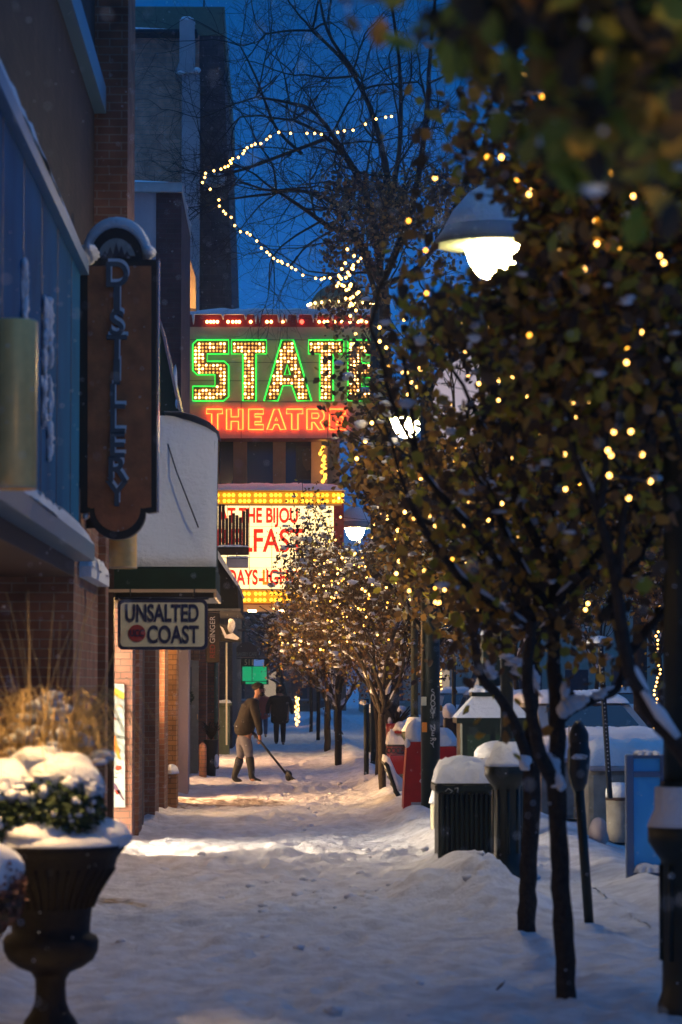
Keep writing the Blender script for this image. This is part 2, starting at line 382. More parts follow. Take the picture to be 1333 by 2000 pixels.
def ground_h(x, y):
    side = np.clip((x + 1.0) / 2.2, 0, 1)
    h = fbm(x, y * .6, 3, 5, 1.3) * .055 + fbm(x, y, 9, 4, 5.0) * .040 - np.abs(fbm(x, y, 41, 3, 7.0)) * .035
    # windrow of shovelled snow between the trees and the kerb, drifts along the shop fronts
    ridge = np.exp(-((x - 1.65) / .35) ** 2) * (.10 + .13 * np.clip(fbm(x * .5, y * .5, 21, 3, 1.4) + .45, 0, 1)) * np.clip((y - 17) / 6, 0, 1)
    wall = np.exp(-((x + 1.55) / .16) ** 2) * .06 * np.clip(fbm(x, y, 5, 2, .9) + .6, 0, 1)
    # cross drifts of piled snow beside the cleared strips
    piles = .07 * np.exp(-((y - 27.0 - .4 * x) / .9) ** 2) + .08 * np.exp(-((y - 44.5 + .3 * x) / 1.0) ** 2) + .05 * np.exp(-((y - 35 - .3 * x) / .8) ** 2)
    piles = piles * (1 + fbm(x, y, 77, 4, 4) * 1.2)
    # footprints
    fp = np.zeros_like(x); rg = np.random.RandomState(4)
    for k in range(300):
        cx = rg.normal(.2, .6); cy = rg.uniform(12, 60); an = rg.normal(0, .3)
        dx = (x - cx) * math.cos(an) + (y - cy) * math.sin(an); dy = -(x - cx) * math.sin(an) + (y - cy) * math.cos(an)
        d = (dx / .06) ** 2 + (dy / .15) ** 2
        fp -= .038 * np.exp(-d) - .010 * np.exp(-((np.sqrt(d) - 1.7) / .4) ** 2)
    heap = .22 * np.exp(-(((x - 1.62) / .30) ** 2 + ((y - 22.2) / .9) ** 2)) + .15 * np.exp(-(((x - 1.15) / .25) ** 2 + ((y - 22.6) / .7) ** 2))
    heap = heap * (1 + fbm(x, y, 31, 4, 5) * .7)
    return .02 + h + ridge + wall + piles + fp + heap + np.clip(fbm(x, y, 51, 4, 3.2) - .15, 0, 1) * .06
def bare(x, y, z):
    b = .85 * np.exp(-((y - 40.2) / 2.6) ** 2) * np.clip((.9 - x) / 1.2, 0, 1)
    b += .75 * np.exp(-((y - 22.3 + .5 * (x + 1.5)) / .55) ** 2) * np.clip((.1 - x) / 1.2, 0, 1)
    b += .5 * np.exp(-((y - 50.3) / .9) ** 2) * np.clip((.8 - x) / 1, 0, 1) + .35 * np.exp(-((y - 61) / 2.5) ** 2) * np.clip((1 - x), 0, 1)
    return b + fbm(x, y * .35, 12, 3, 2.0) * .35
ys = np.concatenate([np.arange(9, 22, .045), np.arange(22, 40, .07), np.arange(40, 70, .14), np.arange(70, 131, .5)])
sheet('pavement', np.arange(-1.9, 2.75, .04), ys, ground_h, 'snow_ground', bare)
def kerb_h(x, y): return .02 + ground_h(np.minimum(x, 2.75), y) * np.clip((3.1 - x) / .4, 0, 1) - .012 * (x < 2.75) + .10 * np.exp(-((x - 2.95) / .45) ** 2) * (1 + fbm(x, y, 6, 4, 2) * .8) * np.clip((x - 2.7) / .3, 0, 1) + fbm(x, y, 8, 4, 1.5) * .05 * np.clip((x - 2.7) / .3, 0, 1) - .12 * np.clip((x - 3.2) / .6, 0, 1)
sheet('road', np.concatenate([np.arange(2.55, 6, .07), np.arange(6, 30, .6)]), np.concatenate([np.arange(9, 60, .15), np.arange(60, 240, 1.5)]), kerb_h, 'snow_ground', lambda x, y, z: fbm(x, y * .3, 2, 3, 1) * .5 + .25 * (x > 4.5))
part('ground', 'snow', None, lambda b: b.box(-600, 600, -300, 1500, -.6, -.16), kind='structure')

# ------------------------------------------------------------------ shop row on the left
def B(b, px0, px1, Y0, Y1, py0, py1, xl=None):
    """box whose camera side covers photo pixels px0..px1, py0..py1 at distance Y0"""
    b.box(xl if xl is not None else X(px0, Y0), X(px1, Y0), Y0, Y1, Z(py1, Y0), Z(py0, Y0))
# nearest building: dark brick with a blue fascia band
b1 = thing('brick_building', (-2.2, 16, 0), 'dark brown brick building with a blue fascia band above brick piers', 'building', 'shops along the pavement')
ZF0, ZF1 = 2.72, 4.72
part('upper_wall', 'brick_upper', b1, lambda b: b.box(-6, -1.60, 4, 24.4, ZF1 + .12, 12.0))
def f(b): b.box(-6, X(245, 24.4), 24.4, 25.6, 3.2, 12.0)
part('corner_pilaster', 'brick_dark', b1, f)
part('cornice', 'blue_trim', b1, lambda b: b.box(-1.6, -1.50, 4, 24.39, 6.62, 6.85))
fa = part('fascia', 'blue_metal', b1, lambda b: b.box(-2.3, -1.47, 4, 20.9, ZF0, ZF1))
for k in range(13): part('panel_joint', 'navy', fa, lambda b: b.box(-1.4699, -1.4665, 5 + k * 1.25, 5.02 + k * 1.25, ZF0 + .01, ZF1 - .01))
part('fascia_cap', 'blue_trim', b1, lambda b: b.box(-2.3, -1.41, 4, 20.96, ZF1, ZF1 + .10))
part('fascia_sill', 'blue_trim', b1, lambda b: b.box(-2.3, -1.36, 4, 21.0, ZF0 - .12, ZF0))
def f(b):
    b.cushion(-2.2, -1.41, 4.5, 20.9, ZF1 + .10, .16, 1, n=40, amp=.35)
    b.cushion(-1.468, -1.36, 4.5, 21.0, ZF0 + .001, .07, 2, n=60, amp=.5)
    [b.blob((X(150 + 12 * k, 21.4), 21.3, Z(508 - 5 * k, 21.4)), (.06, .3, .05), 3 + k, .35) for k in range(3)]
part('snow_cap', SNOW, b1, f)
part('soffit', 'dark_wood', b1, lambda b: b.box(-6, -1.5, 4, 20.88, ZF0 - .24, ZF0 - .121))
# raised letters of the fascia seen edge-on, plastered with snow
def f(b):
    rg = random.Random(7)
    for k, (y, z0, z1) in enumerate(((14.2, 3.35, 4.05), (16.2, 3.5, 4.0), (17.6, 3.5, 3.95), (18.0, 3.3, 4.0), (11.6, 3.2, 4.0))):
        b.box(-1.468, -1.40, y, y + .32, z0, z1, .01)
def f(b):
    for k, (y, z0, z1) in enumerate(((14.2, 3.35, 4.05), (16.2, 3.5, 4.05), (17.6, 3.45, 4.0), (18.0, 3.2, 4.08))):
        r2 = random.Random(k)
        for q in range(60): zz_ = z0 - .15 + (z1 - z0 + .2) * r2.random() ** .8; b.blob((-1.455 + r2.uniform(-.01, .008), y + r2.gauss(0, .03), zz_), (r2.uniform(.008, .024), r2.uniform(.02, .05), r2.uniform(.02, .08)), q, .35, 8, 6)
part('clinging_snow', SNOW, b1, f, kind='stuff')
def f(b): b.box(-8, X(143, 21.3), 21.3, 24.2, -.2, 3.2)
part('brick_return', 'brick_dark', b1, f)
def f(b): (b.box(X(143, 21.3) - .3, X(206, 24.2), 24.2, 24.6, -.2, 3.15), b.box(-2.6, -1.85, 24.601, 26.8, -.2, 3.15))
part('brick_pier', 'brick_dark', b1, f)
def f(b):
    b.cushion(X(150, 22.5), X(206, 24.2) + .03, 21.9, 24.3, 2.60, .10, 5)
    b.box(X(150, 22.5), X(206, 24.2) + .03, 21.9, 24.19, 2.52, 2.60)
part('lower_ledge', SNOW, b1, f)
part('added_window_glow', 'added_dim_glow', b1, lambda b: b.box(-2.62, -2.6, 8, 20, .5, 2.4))  # added lit panel outside the view, gives a little warm light
part('side_wall', 'brick_dark', b1, lambda b: (b.box(-6, -2.64, 4, 21.29, -.2, ZF0 - .25), b.box(-2.638, -2.58, 4, 7.8, -.2, ZF0 - .25)))
def f(b): b.box(-6, X(222, 27.2), 27.2, 27.4, -.2, 3.4)
part('door_frame', 'dark_wood', b1, f)
part('added_light_panel', 'added_white_glow', b1, lambda b: b.box(-3.55, -3.5, 27.5, 30.3, .3, 2.4))  # added glowing panel, set deep out of sight to beam across the snow
part('lintel', 'dark_wood', b1, lambda b: b.box(-2.6, -1.62, 27.401, 30.39, 2.5, 3.4))

# second shop: pinkish brick, art poster, green awning
b2 = thing('brick_shop', (-1.9, 32, 0), 'low brick shop with pinkish piers behind the cream hanging sign', 'shop', 'shops along the pavement')
part('wall', 'brick_dark', b2, lambda b: b.box(-8, -1.62, 30.4, 38.9, -.2, 4.9))
for px, Y, Y1, m in ((259, 30.3, 30.9, 'brick_pink'), (272, 31.2, 32.0, 'brick_dark'), (279, 33.0, 33.4, 'dark_wood'), (304, 34.6, 35.6, 'brick_dark'), (309, 36.0, 36.4, 'dark_wood'), (322, 37.2, 38.4, 'brick_dark')):
    part('pier', m, b2, lambda b: b.box(-2.2, X(px, Y), Y, Y1, -.2, 2.9))
part('added_window_glow', 'warm_glow', b2, lambda b: b.box(-1.615, -1.60, 36.6, 37.0, 1.4, 2.3))  # added lit panel, unseen behind the pier
part('added_overhang', 'dark_wood', b2, lambda b: b.box(-1.62, -.98, 36.6, 39.2, 2.92, 3.0))  # overhang added to carry the lamps below, hidden from view
for yy in (37.4, 38.7): part('added_spot', 'added_spot', b2, lambda b: b.lathe((-1.25, yy, 2.90), [(.06, 0), (.06, .015)], 12))  # added lamps under the overhang, to light the orange brick pier
for yy in (28.4, 29.3): part('added_spot', 'added_spot', b2, lambda b: b.lathe((-1.15, yy - .5, 2.46), [(.045, 0), (.045, .015)], 12))  # added lamps under the awning, pooling warm light on the snow
part('window_frame', 'dark_wood', b2, lambda b: (b.box(-1.618, -1.56, 35.7, 35.99, .4, 2.6), b.box(-1.618, -1.56, 32.1, 32.2, .4, 2.6)))
part('roof_cap', SNOW, b2, lambda b: b.cushion(-8, -1.5, 30.4, 38.9, 4.9, .15, 8))
# poster
pt = thing('art_poster', at(232, 1577, 30.2), 'narrow white poster with yellow, orange and red painted shapes on brick', 'poster')
YP = 30.27
def P(px, py, Y): p = at(px, py, Y); return (p.x, p.z)
part('panel', 'poster', pt, lambda b: b.prism([P(215, 1335, YP), P(243, 1336, YP), P(245, 1577, YP), P(215, 1577, YP)], YP, YP + .02))
def inks(name, m, polys, dz=.003):
    part(name, m, pt, lambda b: [b.prism([P(x, y, YP - dz) for x, y in q], YP - dz, YP) for q in polys])
inks('painted_shape', 'yellow_ink', [[(215, 1347), (226, 1344), (236, 1350), (243, 1354), (243, 1366), (234, 1364), (226, 1358), (215, 1360)]])
inks('painted_shape', 'peach_ink', [[(223, 1382), (226, 1379), (228, 1376), (236, 1376), (240, 1382)]])
inks('painted_shape', 'orange_ink', [[(222, 1438), (226, 1437), (229, 1452), (233, 1460), (235, 1470), (233, 1472), (237, 1485), (231, 1480), (228, 1472), (222, 1465)]])
inks('painted_shape', 'red_ink', [[(222, 1399), (229, 1406), (222, 1405)], [(225, 1500), (229, 1495), (237, 1496), (238, 1501), (232, 1505), (227, 1504)], [(224, 1544), (234, 1543), (236, 1549), (228, 1552)]])
inks('painted_shape', 'leaf_ink', [[(224, 1506), (228, 1510), (235, 1508), (228, 1512)], [(222, 1517), (230, 1517), (228, 1520), (222, 1519)]])
inks('painted_shape', 'purple_ink', [[(222, 1528), (227, 1532), (244, 1563), (240, 1562), (228, 1545), (222, 1540)]])

# third building: two storeys, orange-lit brick pier at the foot
b3 = thing('brick_building', (-2, 42, 0), 'two-storey brick building with snow on its cornice and a maroon corner', 'building', 'shops along the pavement')
zt = Z(378, 39.5)
part('side_wall', 'wall_grey', b3, lambda b: b.box(-9, X(302, 39.5), 39.5, 43.4, 4.9, zt))
part('corner_wall', 'brick_maroon', b3, lambda b: b.box(X(302, 39.5), X(352, 39.5), 39.47, 43.4, 2.9, zt - .002))
part('cornice', 'grey_pale', b3, lambda b: b.box(-9, X(353, 39.4), 39.38, 43.45, zt, zt + .13))
part('snow_cap', SNOW, b3, lambda b: b.cushion(-9, X(353, 39.4), 39.38, 43.45, zt + .13, .11, 3, n=20))
part('wall', 'brick_orange', b3, lambda b: (b.box(-9, X(345, 39.6), 39.6, 40.3, -.2, 2.899), b.box(-9, -3.0, 40.301, 42.4, -.2, 2.5), b.box(-9, X(345, 42.45), 42.401, 43.4, -.2, 2.5), b.box(-9, X(345, 39.6), 40.301, 43.4, 2.5, 2.899)))  # recess added for the hidden light; its partition shades the pilaster
part('added_window_glow', 'warm_glow', b3, lambda b: b.box(-2.999, -2.95, 40.35, 42.35, .4, 2.4))  # added lit panel, unseen in the recess, warms the snow
part('pilaster', 'wall_grey', b3, lambda b: b.box(-2.2, X(360, 41.5), 43.41, 44.2, -.2, 2.9))
# snowed base block in front of the orange pier
pb = thing('planter_box', (X(334, 38.9), 39.1, 0), 'small brick planter box with a snow cap at the foot of the orange brick pier', 'planter')
part('box', 'brick_orange', pb, lambda b: b.box(X(322, 38.8), X(346, 38.8), 38.75, 39.45, -.1, Z(1512, 38.8)))
part('snow_cap', SNOW, pb, lambda b: b.blob((X(335, 38.8), 39.0, Z(1510, 38.8)), (.10, .3, .12), 5, zmin=-.1))

# fourth: restaurant with a pale door, yellow-painted side lit by the theatre and an added floodlight
b4 = thing('painted_shop', (-2, 50, 0), 'shop with a tall pale door and a yellow gable below the theatre tower', 'shop', 'shops along the pavement')
part('wall', 'tan_paint', b4, lambda b: (b.box(-9, -1.62, 44.3, 46.5, -.2, 3.6), b.box(-9, -3.0, 46.501, 50.5, -.2, 2.7), b.box(-9, -1.62, 46.501, 50.5, 2.7, 3.6), b.box(-9, -1.62, 50.501, 57.9, -.2, 3.6), b.box(-9, -2.02, 44.31, 57.89, 3.601, 7.2)))  # deep recess opened for the added lit panel
part('added_window_glow', 'added_soft_glow', b4, lambda b: b.box(-2.999, -2.95, 46.6, 50.4, .4, 2.4))  # added lit panel, out of sight, spreads soft light on the pavement
part('gable', 'theatre_wall', b4, lambda b: (b.prism([P(340, 440, 46), P(354, 440, 46), P(383, 545, 46), P(383, 602, 46), P(340, 602, 46)], 46, 46.4)))
def f(b):
    for k in range(7): b.box(X(345, 45.95), X(362 - k, 45.95), 45.93, 45.99, Z(600 - 9 * k, 45.95), Z(597 - 9 * k, 45.95))
part('louvre', 'sign_beige', b4, f)
part('added_floodlight', 'added_spot', b4, lambda b: b.box(X(352, 45.4), X(362, 45.4), 45.35, 45.45, Z(612, 45.4), Z(609, 45.4)))  # added lamp at the gable foot to bring up its orange
dr = part('door', 'tan_paint', b4, lambda b: b.box(X(364, 52.5), X(388, 52.5), 52.5, 52.6, .05, Z(1290, 52.5)))
part('door_glass', 'glass_dark', dr, lambda b: b.box(X(367, 52.49), X(374, 52.49), 52.485, 52.499, Z(1372, 52.5), Z(1303, 52.5)))
part('handle', 'brass', dr, lambda b: b.tube([at(386, 1405, 52.42), at(386, 1395, 52.42)], .012, 6))
part('transom', 'brick_orange', b4, lambda b: b.box(X(362, 52.6), X(390, 52.6), 52.62, 52.9, Z(1289, 52.5), 3.0))
part('pilaster', 'brick_red', b4, lambda b: b.box(-2.4, X(403, 54), 54, 55, -.1, 3.0))
part('pilaster', 'brick_red', b4, lambda b: b.box(-2.4, X(427, 57), 57, 57.8, -.1, 3.0))
part('downpipe', 'green_paint', b4, lambda b: b.tube([(X(423, 56.8), 56.8, 0), (X(423, 56.8), 56.8, 3)], .045, 8))
part('bollard_base', 'brick_pink', b4, lambda b: b.lathe((X(397, 50.8), 50.8, -.05), [(.07, 0), (.07, .6), (.06, .66), (.02, .70)], 12))
wr = thing('wreath', at(366, 1362, 52), 'small green wreath hanging beside the pale door', 'wreath')
def f(b):
    rg = random.Random(3); c = at(366, 1362, 51.9)
    for k in range(60):
        a = rg.uniform(0, 6.28); p = c + Vector((.10 * math.cos(a), rg.uniform(-.02, .02), .10 * math.sin(a)))
        d = Vector((rg.uniform(-1, 1), rg.uniform(-1, .2), rg.uniform(-1, 1))).normalized() * .06
        b.tube([p, p + d], [.012, .002], 4)
part('ring', 'shrub_green', wr, f)

# theatre block and the tall buildings behind
b5 = thing('theatre_building', (-3, 66, 0), 'tan theatre front lit orange with dark windows above its marquee', 'theatre')
YT = 66.2
zb0, zb1 = Z(945, YT), Z(855, YT)
part('wall', 'theatre_wall', b5, lambda b: (b.box(-9, -2.35, 58, 66.1, -.2, 9.3), b.box(-9, -1.75, 66.101, 95, -.2, 9.3), b.box(-2.349, -1.75, 58.0, 64.0, 2.7, 3.3), b.box(-2.349, -1.75, 58.0, 58.6, -.2, 2.699)))
part('added_entrance_glow', 'added_soft_glow', b5, lambda b: b.box(-2.349, -2.33, 58.8, 64.0, .3, 2.5))  # added glowing panel out of sight, lights the snow by the theatre
part('bay', 'theatre_wall', b5, lambda b: b.box(-1.75, X(665, YT), YT + .5, YT + 2.2, zb0 - .3, zb1 + .3))
for a, c in ((412, 427), (455, 482), (533, 558), (608, 640)):
    part('pier', 'theatre_wall' if a < 600 else 'sign_beige', b5, lambda b: b.box(X(a, YT), X(c, YT), YT, YT + .499, zb0 - .2, zb1 + .2))
for a, c in ((427, 455), (482, 533), (558, 608)):
    wf = part('window', 'poster_dark', b5, lambda b: (b.box(X(a, YT), X(c, YT), YT + .30, YT + .48, zb0 - .05, zb0 + .03), b.box(X(a, YT), X(c, YT), YT + .30, YT + .48, zb1 - .03, zb1 + .05)))
    part('pane', 'glass_blue', wf, lambda b: b.box(X(a, YT), X(c, YT), YT + .40, YT + .43, zb0 + .031, zb1 - .031))
part('poster', 'poster_dark', b5, lambda b: b.box(X(578, YT), X(608, YT), YT + .36, YT + .39, Z(935, YT), Z(868, YT)))
part('poster_portrait', 'poster_face', b5, lambda b: (b.prism([P(x, y, YT) for x, y in ((590, 882), (600, 872), (607, 874), (607, 915), (600, 918), (592, 905))], YT + .352, YT + .359)))
b6 = thing('office_tower', (-6, 74, 0), 'tall grey rendered building with a chimney and dark brick corner against the sky', 'building')
part('side_wall', 'brick_tower', b6, lambda b: b.box(-16, X(386, 74), 74, 92, 0, Z(68, 74)))
part('brick_corner', 'brick_grey', b6, lambda b: b.prism([(X(386, 74), 0), (X(455, 74), 0), (X(452, 74), Z(600, 74)), (X(444, 74), Z(340, 74)), (X(432, 74), Z(70, 74)), (X(386, 74), Z(70, 74))], 74.05, 92))
part('parapet', 'green_paint', b6, lambda b: (b.box(-16, X(436, 74), 74.0, 92, Z(70, 74) + .002, Z(14, 74))))
part('ledge_snow', SNOW, b6, lambda b: b.cushion(-16, X(345, 73.9), 73.3, 73.95, Z(70, 73.9), .12, 2))
part('snow_cap', SNOW, b6, lambda b: b.cushion(-16, X(436, 74), 74.2, 90, Z(14, 74), .12, 4))
part('ledge', 'black_metal', b6, lambda b: b.box(-16, X(383, 74), 73.3, 73.99, Z(76, 74), Z(70, 74)))
ch = part('chimney', 'wall_grey', b6, lambda b: (b.box(X(347, 73), X(376, 73), 72.9, 73.9, Z(128, 73), Z(40, 73)), b.prism([P(342, 145, 73), P(388, 145, 73), P(374, 126, 73), P(350, 126, 73)], 72.8, 73.95), b.box(X(352, 73), X(386, 73), 72.95, 73.9, 0, Z(146, 73))))
part('chimney_snow', SNOW, ch, lambda b: (b.blob((X(361, 73), 73.3, Z(41, 73)), (.20, .4, .16), 3, zmin=-.1), b.blob((X(381, 73), 72.9, Z(140, 73)), (.10, .15, .08), 4), b.blob((X(350, 73), 72.8, Z(146, 73)), (.12, .1, .05), 6)))
part('antenna', 'black_metal', b6, lambda b: b.tube([(X(395, 75), 75, Z(14, 75)), (X(395, 75), 75, Z(-40, 75))], .025, 6))
part('wall_lamp_box', 'grey_pale', b6, lambda b: b.box(X(395, 73.8), X(437, 73.8), 73.4, 73.99, Z(365, 73.8), Z(350, 73.8), .03))
part('box_snow', SNOW, b6, lambda b: b.cushion(X(393, 73.8), X(440, 73.8), 73.35, 73.99, Z(350, 73.8), .08, 9))

# ------------------------------------------------------------------ awnings
aw = thing('awning', (X(320, 28), 28, 2.6), 'steep green shop awning plastered with blue-white snow above the cream sign', 'awning')
def f(b):
    # closed end panel leans back, the top rolls over: lofted sections
    prof = [(205, 1108), (417, 1108), (417, 850), (402, 832), (372, 818), (345, 810), (312, 810), (205, 810)]
    pf = [at(x, y, 27.3) for x, y in prof]
    v0 = [Vector((p.x, 27.3 + max(0, (p.z - 2.85)) * .55, p.z)) for p in pf]; v1 = [Vector((p.x, 29.4, p.z)) for p in pf]
    n = len(prof); b.add(v0 + v1, [tuple(range(n)), tuple(range(2 * n - 1, n - 1, -1))] + [(i, n + i, n + (i + 1) % n, (i + 1) % n) for i in range(n)])
part('canopy', 'green_fabric', aw, f)
def f(b):
    prof = [(213, 1107), (422, 1107), (423, 1040), (423, 940), (422, 836), (405, 819), (375, 805), (345, 797), (312, 797), (213, 797)]
    n = len(prof); rows = []
    vs = []
    N = 26; Mx = 26
    for j in range(N + 1):
        py = 1107 - (1107 - 797) * j / N
        for i in range(Mx + 1):
            t = i / Mx
            xr = 423
            if py < 838: xr = 423 - 78 * ((838 - py) / 38.0) ** 1.6
            px = 213 + (xr - 213) * t
            p = at(px, py, 27.3); y = 27.3 + max(0, (p.z - 2.85)) * .55 - .05 - .03 * math.sin(px * .03 + 1) * math.sin(py * .02)
            edge = min(1, (1 - t) * 9, (j + .01) / 2.5)
            vs.append((p.x, y + .05 * (1 - edge) ** 2, p.z))
    fs = [(j * (Mx + 1) + i, j * (Mx + 1) + i + 1, (j + 1) * (Mx + 1) + i + 1, (j + 1) * (Mx + 1) + i) for j in range(N) for i in range(Mx)]
    b.add(vs, fs, True)
    # snow on the rolled top and street side
    pf = [(421, 838), (405, 822), (375, 808), (345, 800), (312, 800)]
    k = [at(x, y, 27.3) for x, y in pf]; vv = []
    for yy in (28.0, 28.4, 28.8, 29.1, 29.4):
        for p in k: vv.append((p.x + .015, yy, p.z + .05))
    b.add(vv, [(j * 5 + i, j * 5 + i + 1, j * 5 + 6 + i, j * 5 + 5 + i) for j in range(4) for i in range(4)], True)
part('snow_cover', SNOW, aw, f)
part('valance', 'green_fabric', aw, lambda b: b.box(X(208, 27.2), X(421, 27.2), 27.22, 29.3, Z(1152, 27.2), Z(1109, 27.2)))
part('trim', 'sign_beige', aw, lambda b: (b.box(X(208, 27.2), X(423, 27.2), 27.17, 27.215, Z(1157, 27.2), Z(1151, 27.2)), b.box(X(418, 27.2), X(423, 27.2), 27.22, 29.3, Z(1167, 27.2), Z(1152.2, 27.2))))
part('underside_frame', 'black_metal', aw, lambda b: b.box(X(225, 27.3), X(417, 27.3), 27.3, 29.2, Z(1168, 27.3), Z(1158, 27.3)))
part('rod', 'black_metal', aw, lambda b: b.tube([at(322, 850, 27.6) + Vector((0, .35, 0)), at(345, 920, 27.6), at(388, 1030, 27.3)], .007, 6))
a2 = thing('awning', (X(330, 37), 37, 2.6), 'dark green sloping awning whose wet edge mirrors the neon colours', 'awning')
def f(b): b.prism([P(300, 628, 37), P(313, 628, 37), P(330, 700, 37), P(352, 800, 37), P(352, 900, 37), P(300, 900, 37)], 37, 38.9)
part('canopy', 'green_fabric', a2, f)
part('edge_trim', 'chrome_edge', a2, lambda b: (b.prism([P(311, 625, 36.95), P(315, 626, 36.95), P(355, 802, 36.95), P(349, 802, 36.95)], 36.94, 38.95)))
part('snow_cover', SNOW, a2, lambda b: (b.blob(at(343, 745, 37.3), (.025, .3, .22), 2), b.blob(at(347, 790, 37.2), (.03, .3, .10), 4)))
a3 = thing('awning', (X(430, 44), 44.5, 2.5), 'black fabric awning with a thin snow edge left of the marquee letters', 'awning')
part('canopy', 'black_fabric', a3, lambda b: b.prism([P(395, 1075, 44), P(422, 1075, 44), P(440, 1105, 44), P(464, 1140, 44), P(466, 1188, 44), P(395, 1188, 44)], 44, 51))
part('snow_cover', SNOW, a3, lambda b: b.prism([P(420, 1070, 43.95), P(424, 1072, 43.95), P(468, 1142, 43.95), P(463, 1144, 43.95), P(440, 1112, 43.95), P(421, 1083, 43.95)], 43.96, 51.0))
part('crossbar', 'concrete', a3, lambda b: b.box(X(395, 44), X(470, 44), 43.9, 43.99, Z(1194, 44), Z(1189, 44)))

# ------------------------------------------------------------------ signs
YD = 22.0
ds = thing('hanging_sign', at(228, 1050, YD), 'tall brown hanging sign lettered DISTILLERY with an arched top and snow cap', 'sign')
def half(cx, cy, r, ry, a0, a1, n=14): return [(cx + r * math.cos(R(a0 + (a1 - a0) * i / n)), cy - ry * math.sin(R(a0 + (a1 - a0) * i / n))) for i in range(n + 1)]
outer = [(152, 507), (170, 507)] + half(228, 507, 52, 62, 180, 0)[::1] + [(286, 507), (306, 507), (306, 1000), (291, 1002)] + half(230, 1000, 55, 54, 0, -180) + [(168, 1002), (152, 1000)]
part('frame', 'black_metal', ds, lambda b: b.prism([P(x, y, YD) for x, y in outer], YD, YD + .14))
inner = [(172, 520), (296, 520), (296, 990), (280, 993)] + half(230, 992, 45, 46, 0, -180) + [(178, 993), (172, 990)]
part('panel', 'sign_brown', ds, lambda b: b.prism([P(x, y, YD) for x, y in inner], YD - .012, YD))
part('edge_strip', 'chrome_edge', ds, lambda b: b.box(X(306, YD) + .001, X(308.5, YD), YD + .0, YD + .14, Z(1000, YD), Z(508, YD)))
part('arch_emblem', 'chalk', ds, lambda b: (b.prism([P(x, y, YD) for x, y in half(228, 512, 38, 46, 165, 15)], YD - .02, YD - .001)))
def f(b):
    for x, y, h in ((206, 505, 14), (216, 505, 22), (228, 505, 30), (238, 505, 24), (249, 505, 14)):
        b.prism([P(x - 8, y, YD), P(x + 8, y, YD), P(x, y - h, YD)], YD - .03, YD - .021)
part('pine_emblem', 'poster_dark', ds, f)
word = 'DISTILLERY'
for i, chh in enumerate(word):
    yy = 540 + i * 47.5
    lt = text('letter', chh, 'slate', ds, at(229, yy, YD) + Vector((0, -.03, 0)), .27, sx=.95 if chh != 'I' else 1.3, ext=.018, off=.006)
    text('letter_snow', chh, 'snow', ds, at(232, yy - 7, YD) + Vector((0, -.024, 0)), .27, sx=.95 if chh != 'I' else 1.3, ext=.022, off=.003)
def f(b):
    pts = half(228, 507, 60, 68, 180, 0, 16)
    rad = [.03 + .035 * math.sin(math.pi * (i / 16)) for i in range(17)]
    b.tube([at(x, y - 3, YD + .0) + Vector((0, .07, 0)) for x, y in pts], rad, 10)
    b.blob(at(170, 492, YD + .07), (.10, .09, .055), 4); b.blob(at(290, 492, YD + .07), (.06, .09, .05), 5)
    b.blob(at(168, 1008, YD + .05), (.025, .05, .03), 6)
    b.tube([at(150, 495, YD + .1), at(135, 500, YD + .1)], [.07, .05], 8)
part('snow_cap', SNOW, ds, f)
part('bracket', 'black_metal', ds, lambda b: (b.tube([at(125, 560, YD + .07), at(155, 560, YD + .07)], .02, 8), b.tube([at(125, 940, YD + .07), at(155, 940, YD + .07)], .02, 8)))
def sconce(px, py, Y, label, rad=.11, h=.80, near=True, rec=.30):
    c = at(px, py, Y); t = thing('wall_sconce', c, label, 'wall light', 'brass cylinder wall lights')
    cb = MB(); n = 40; pr_ = [(rad - .016, .38), (rad - .016, .0), (rad - .004, .0), (rad, .010), (rad, h), (rad - .01, h + .01), (.01, h + .01)]
    vs = [(c.x + r * math.cos(2 * math.pi * k / n), c.y + r * math.sin(2 * math.pi * k / n), c.z + z) for r, z in pr_ for k in range(n)]
    cb.add(vs, [(i * n + k, i * n + (k + 1) % n, i * n + n + (k + 1) % n, i * n + n + k) for i in range(len(pr_) - 1) for k in range(n)], True)
    cb.build('cylinder', 'brass', t)
    part('rim', 'sign_beige', t, lambda b: b.tube([(c.x + rad * math.cos(k * .314), c.y + rad * math.sin(k * .314), c.z + .004) for k in range(20)], .006, 6, closed=True))
    part('lens', 'lens_warm' if near else 'lens_soft', t, lambda b: b.lathe(c + Vector((0, 0, rec)), [(rad - .02, 0), (rad - .02, .006)], 24))
    part('bracket', 'black_metal', t, lambda b: b.box(c.x - .5, c.x - rad * .8, c.y - .03, c.y + .03, c.z + h * .4, c.z + h * .5))
    return t
sconce(27, 955, 13.6, 'large brass cylinder wall light cut by the left edge above the urn')
sconce(241, 1110, 22.7, 'brass cylinder wall light mostly hidden below the tall brown sign', near=False)
YU = 26.6
us = thing('hanging_sign', at(317, 1168, YU), 'cream hanging sign with a navy frame reading UNSALTED COAST and a red disc', 'sign')
def rrect(x0, y0, x1, y1, r):
    o = []
    for cx, cy, a in ((x1 - r, y0 + r, 90), (x1 - r, y1 - r, 0), (x0 + r, y1 - r, -90), (x0 + r, y0 + r, -180)):
        o += [(cx + r * math.cos(R(a - 90 * i / 5)), cy - r * math.sin(R(a - 90 * i / 5))) for i in range(6)]
    return o
part('frame', 'navy', us, lambda b: b.prism([P(x, y, YU) for x, y in rrect(230, 1171, 406, 1269, 11)], YU, YU + .10))
part('panel', 'cream', us, lambda b: b.prism([P(x, y, YU) for x, y in rrect(236, 1177, 400, 1263, 8)], YU - .006, YU))
text('lettering', 'UNSALTED', 'navy', us, at(317, 1199, YU - .012), .225, sx=.62, ext=.004, off=.006)
text('lettering', 'COAST', 'navy', us, at(338, 1241, YU - .012), .225, sx=.66, ext=.004, off=.006)
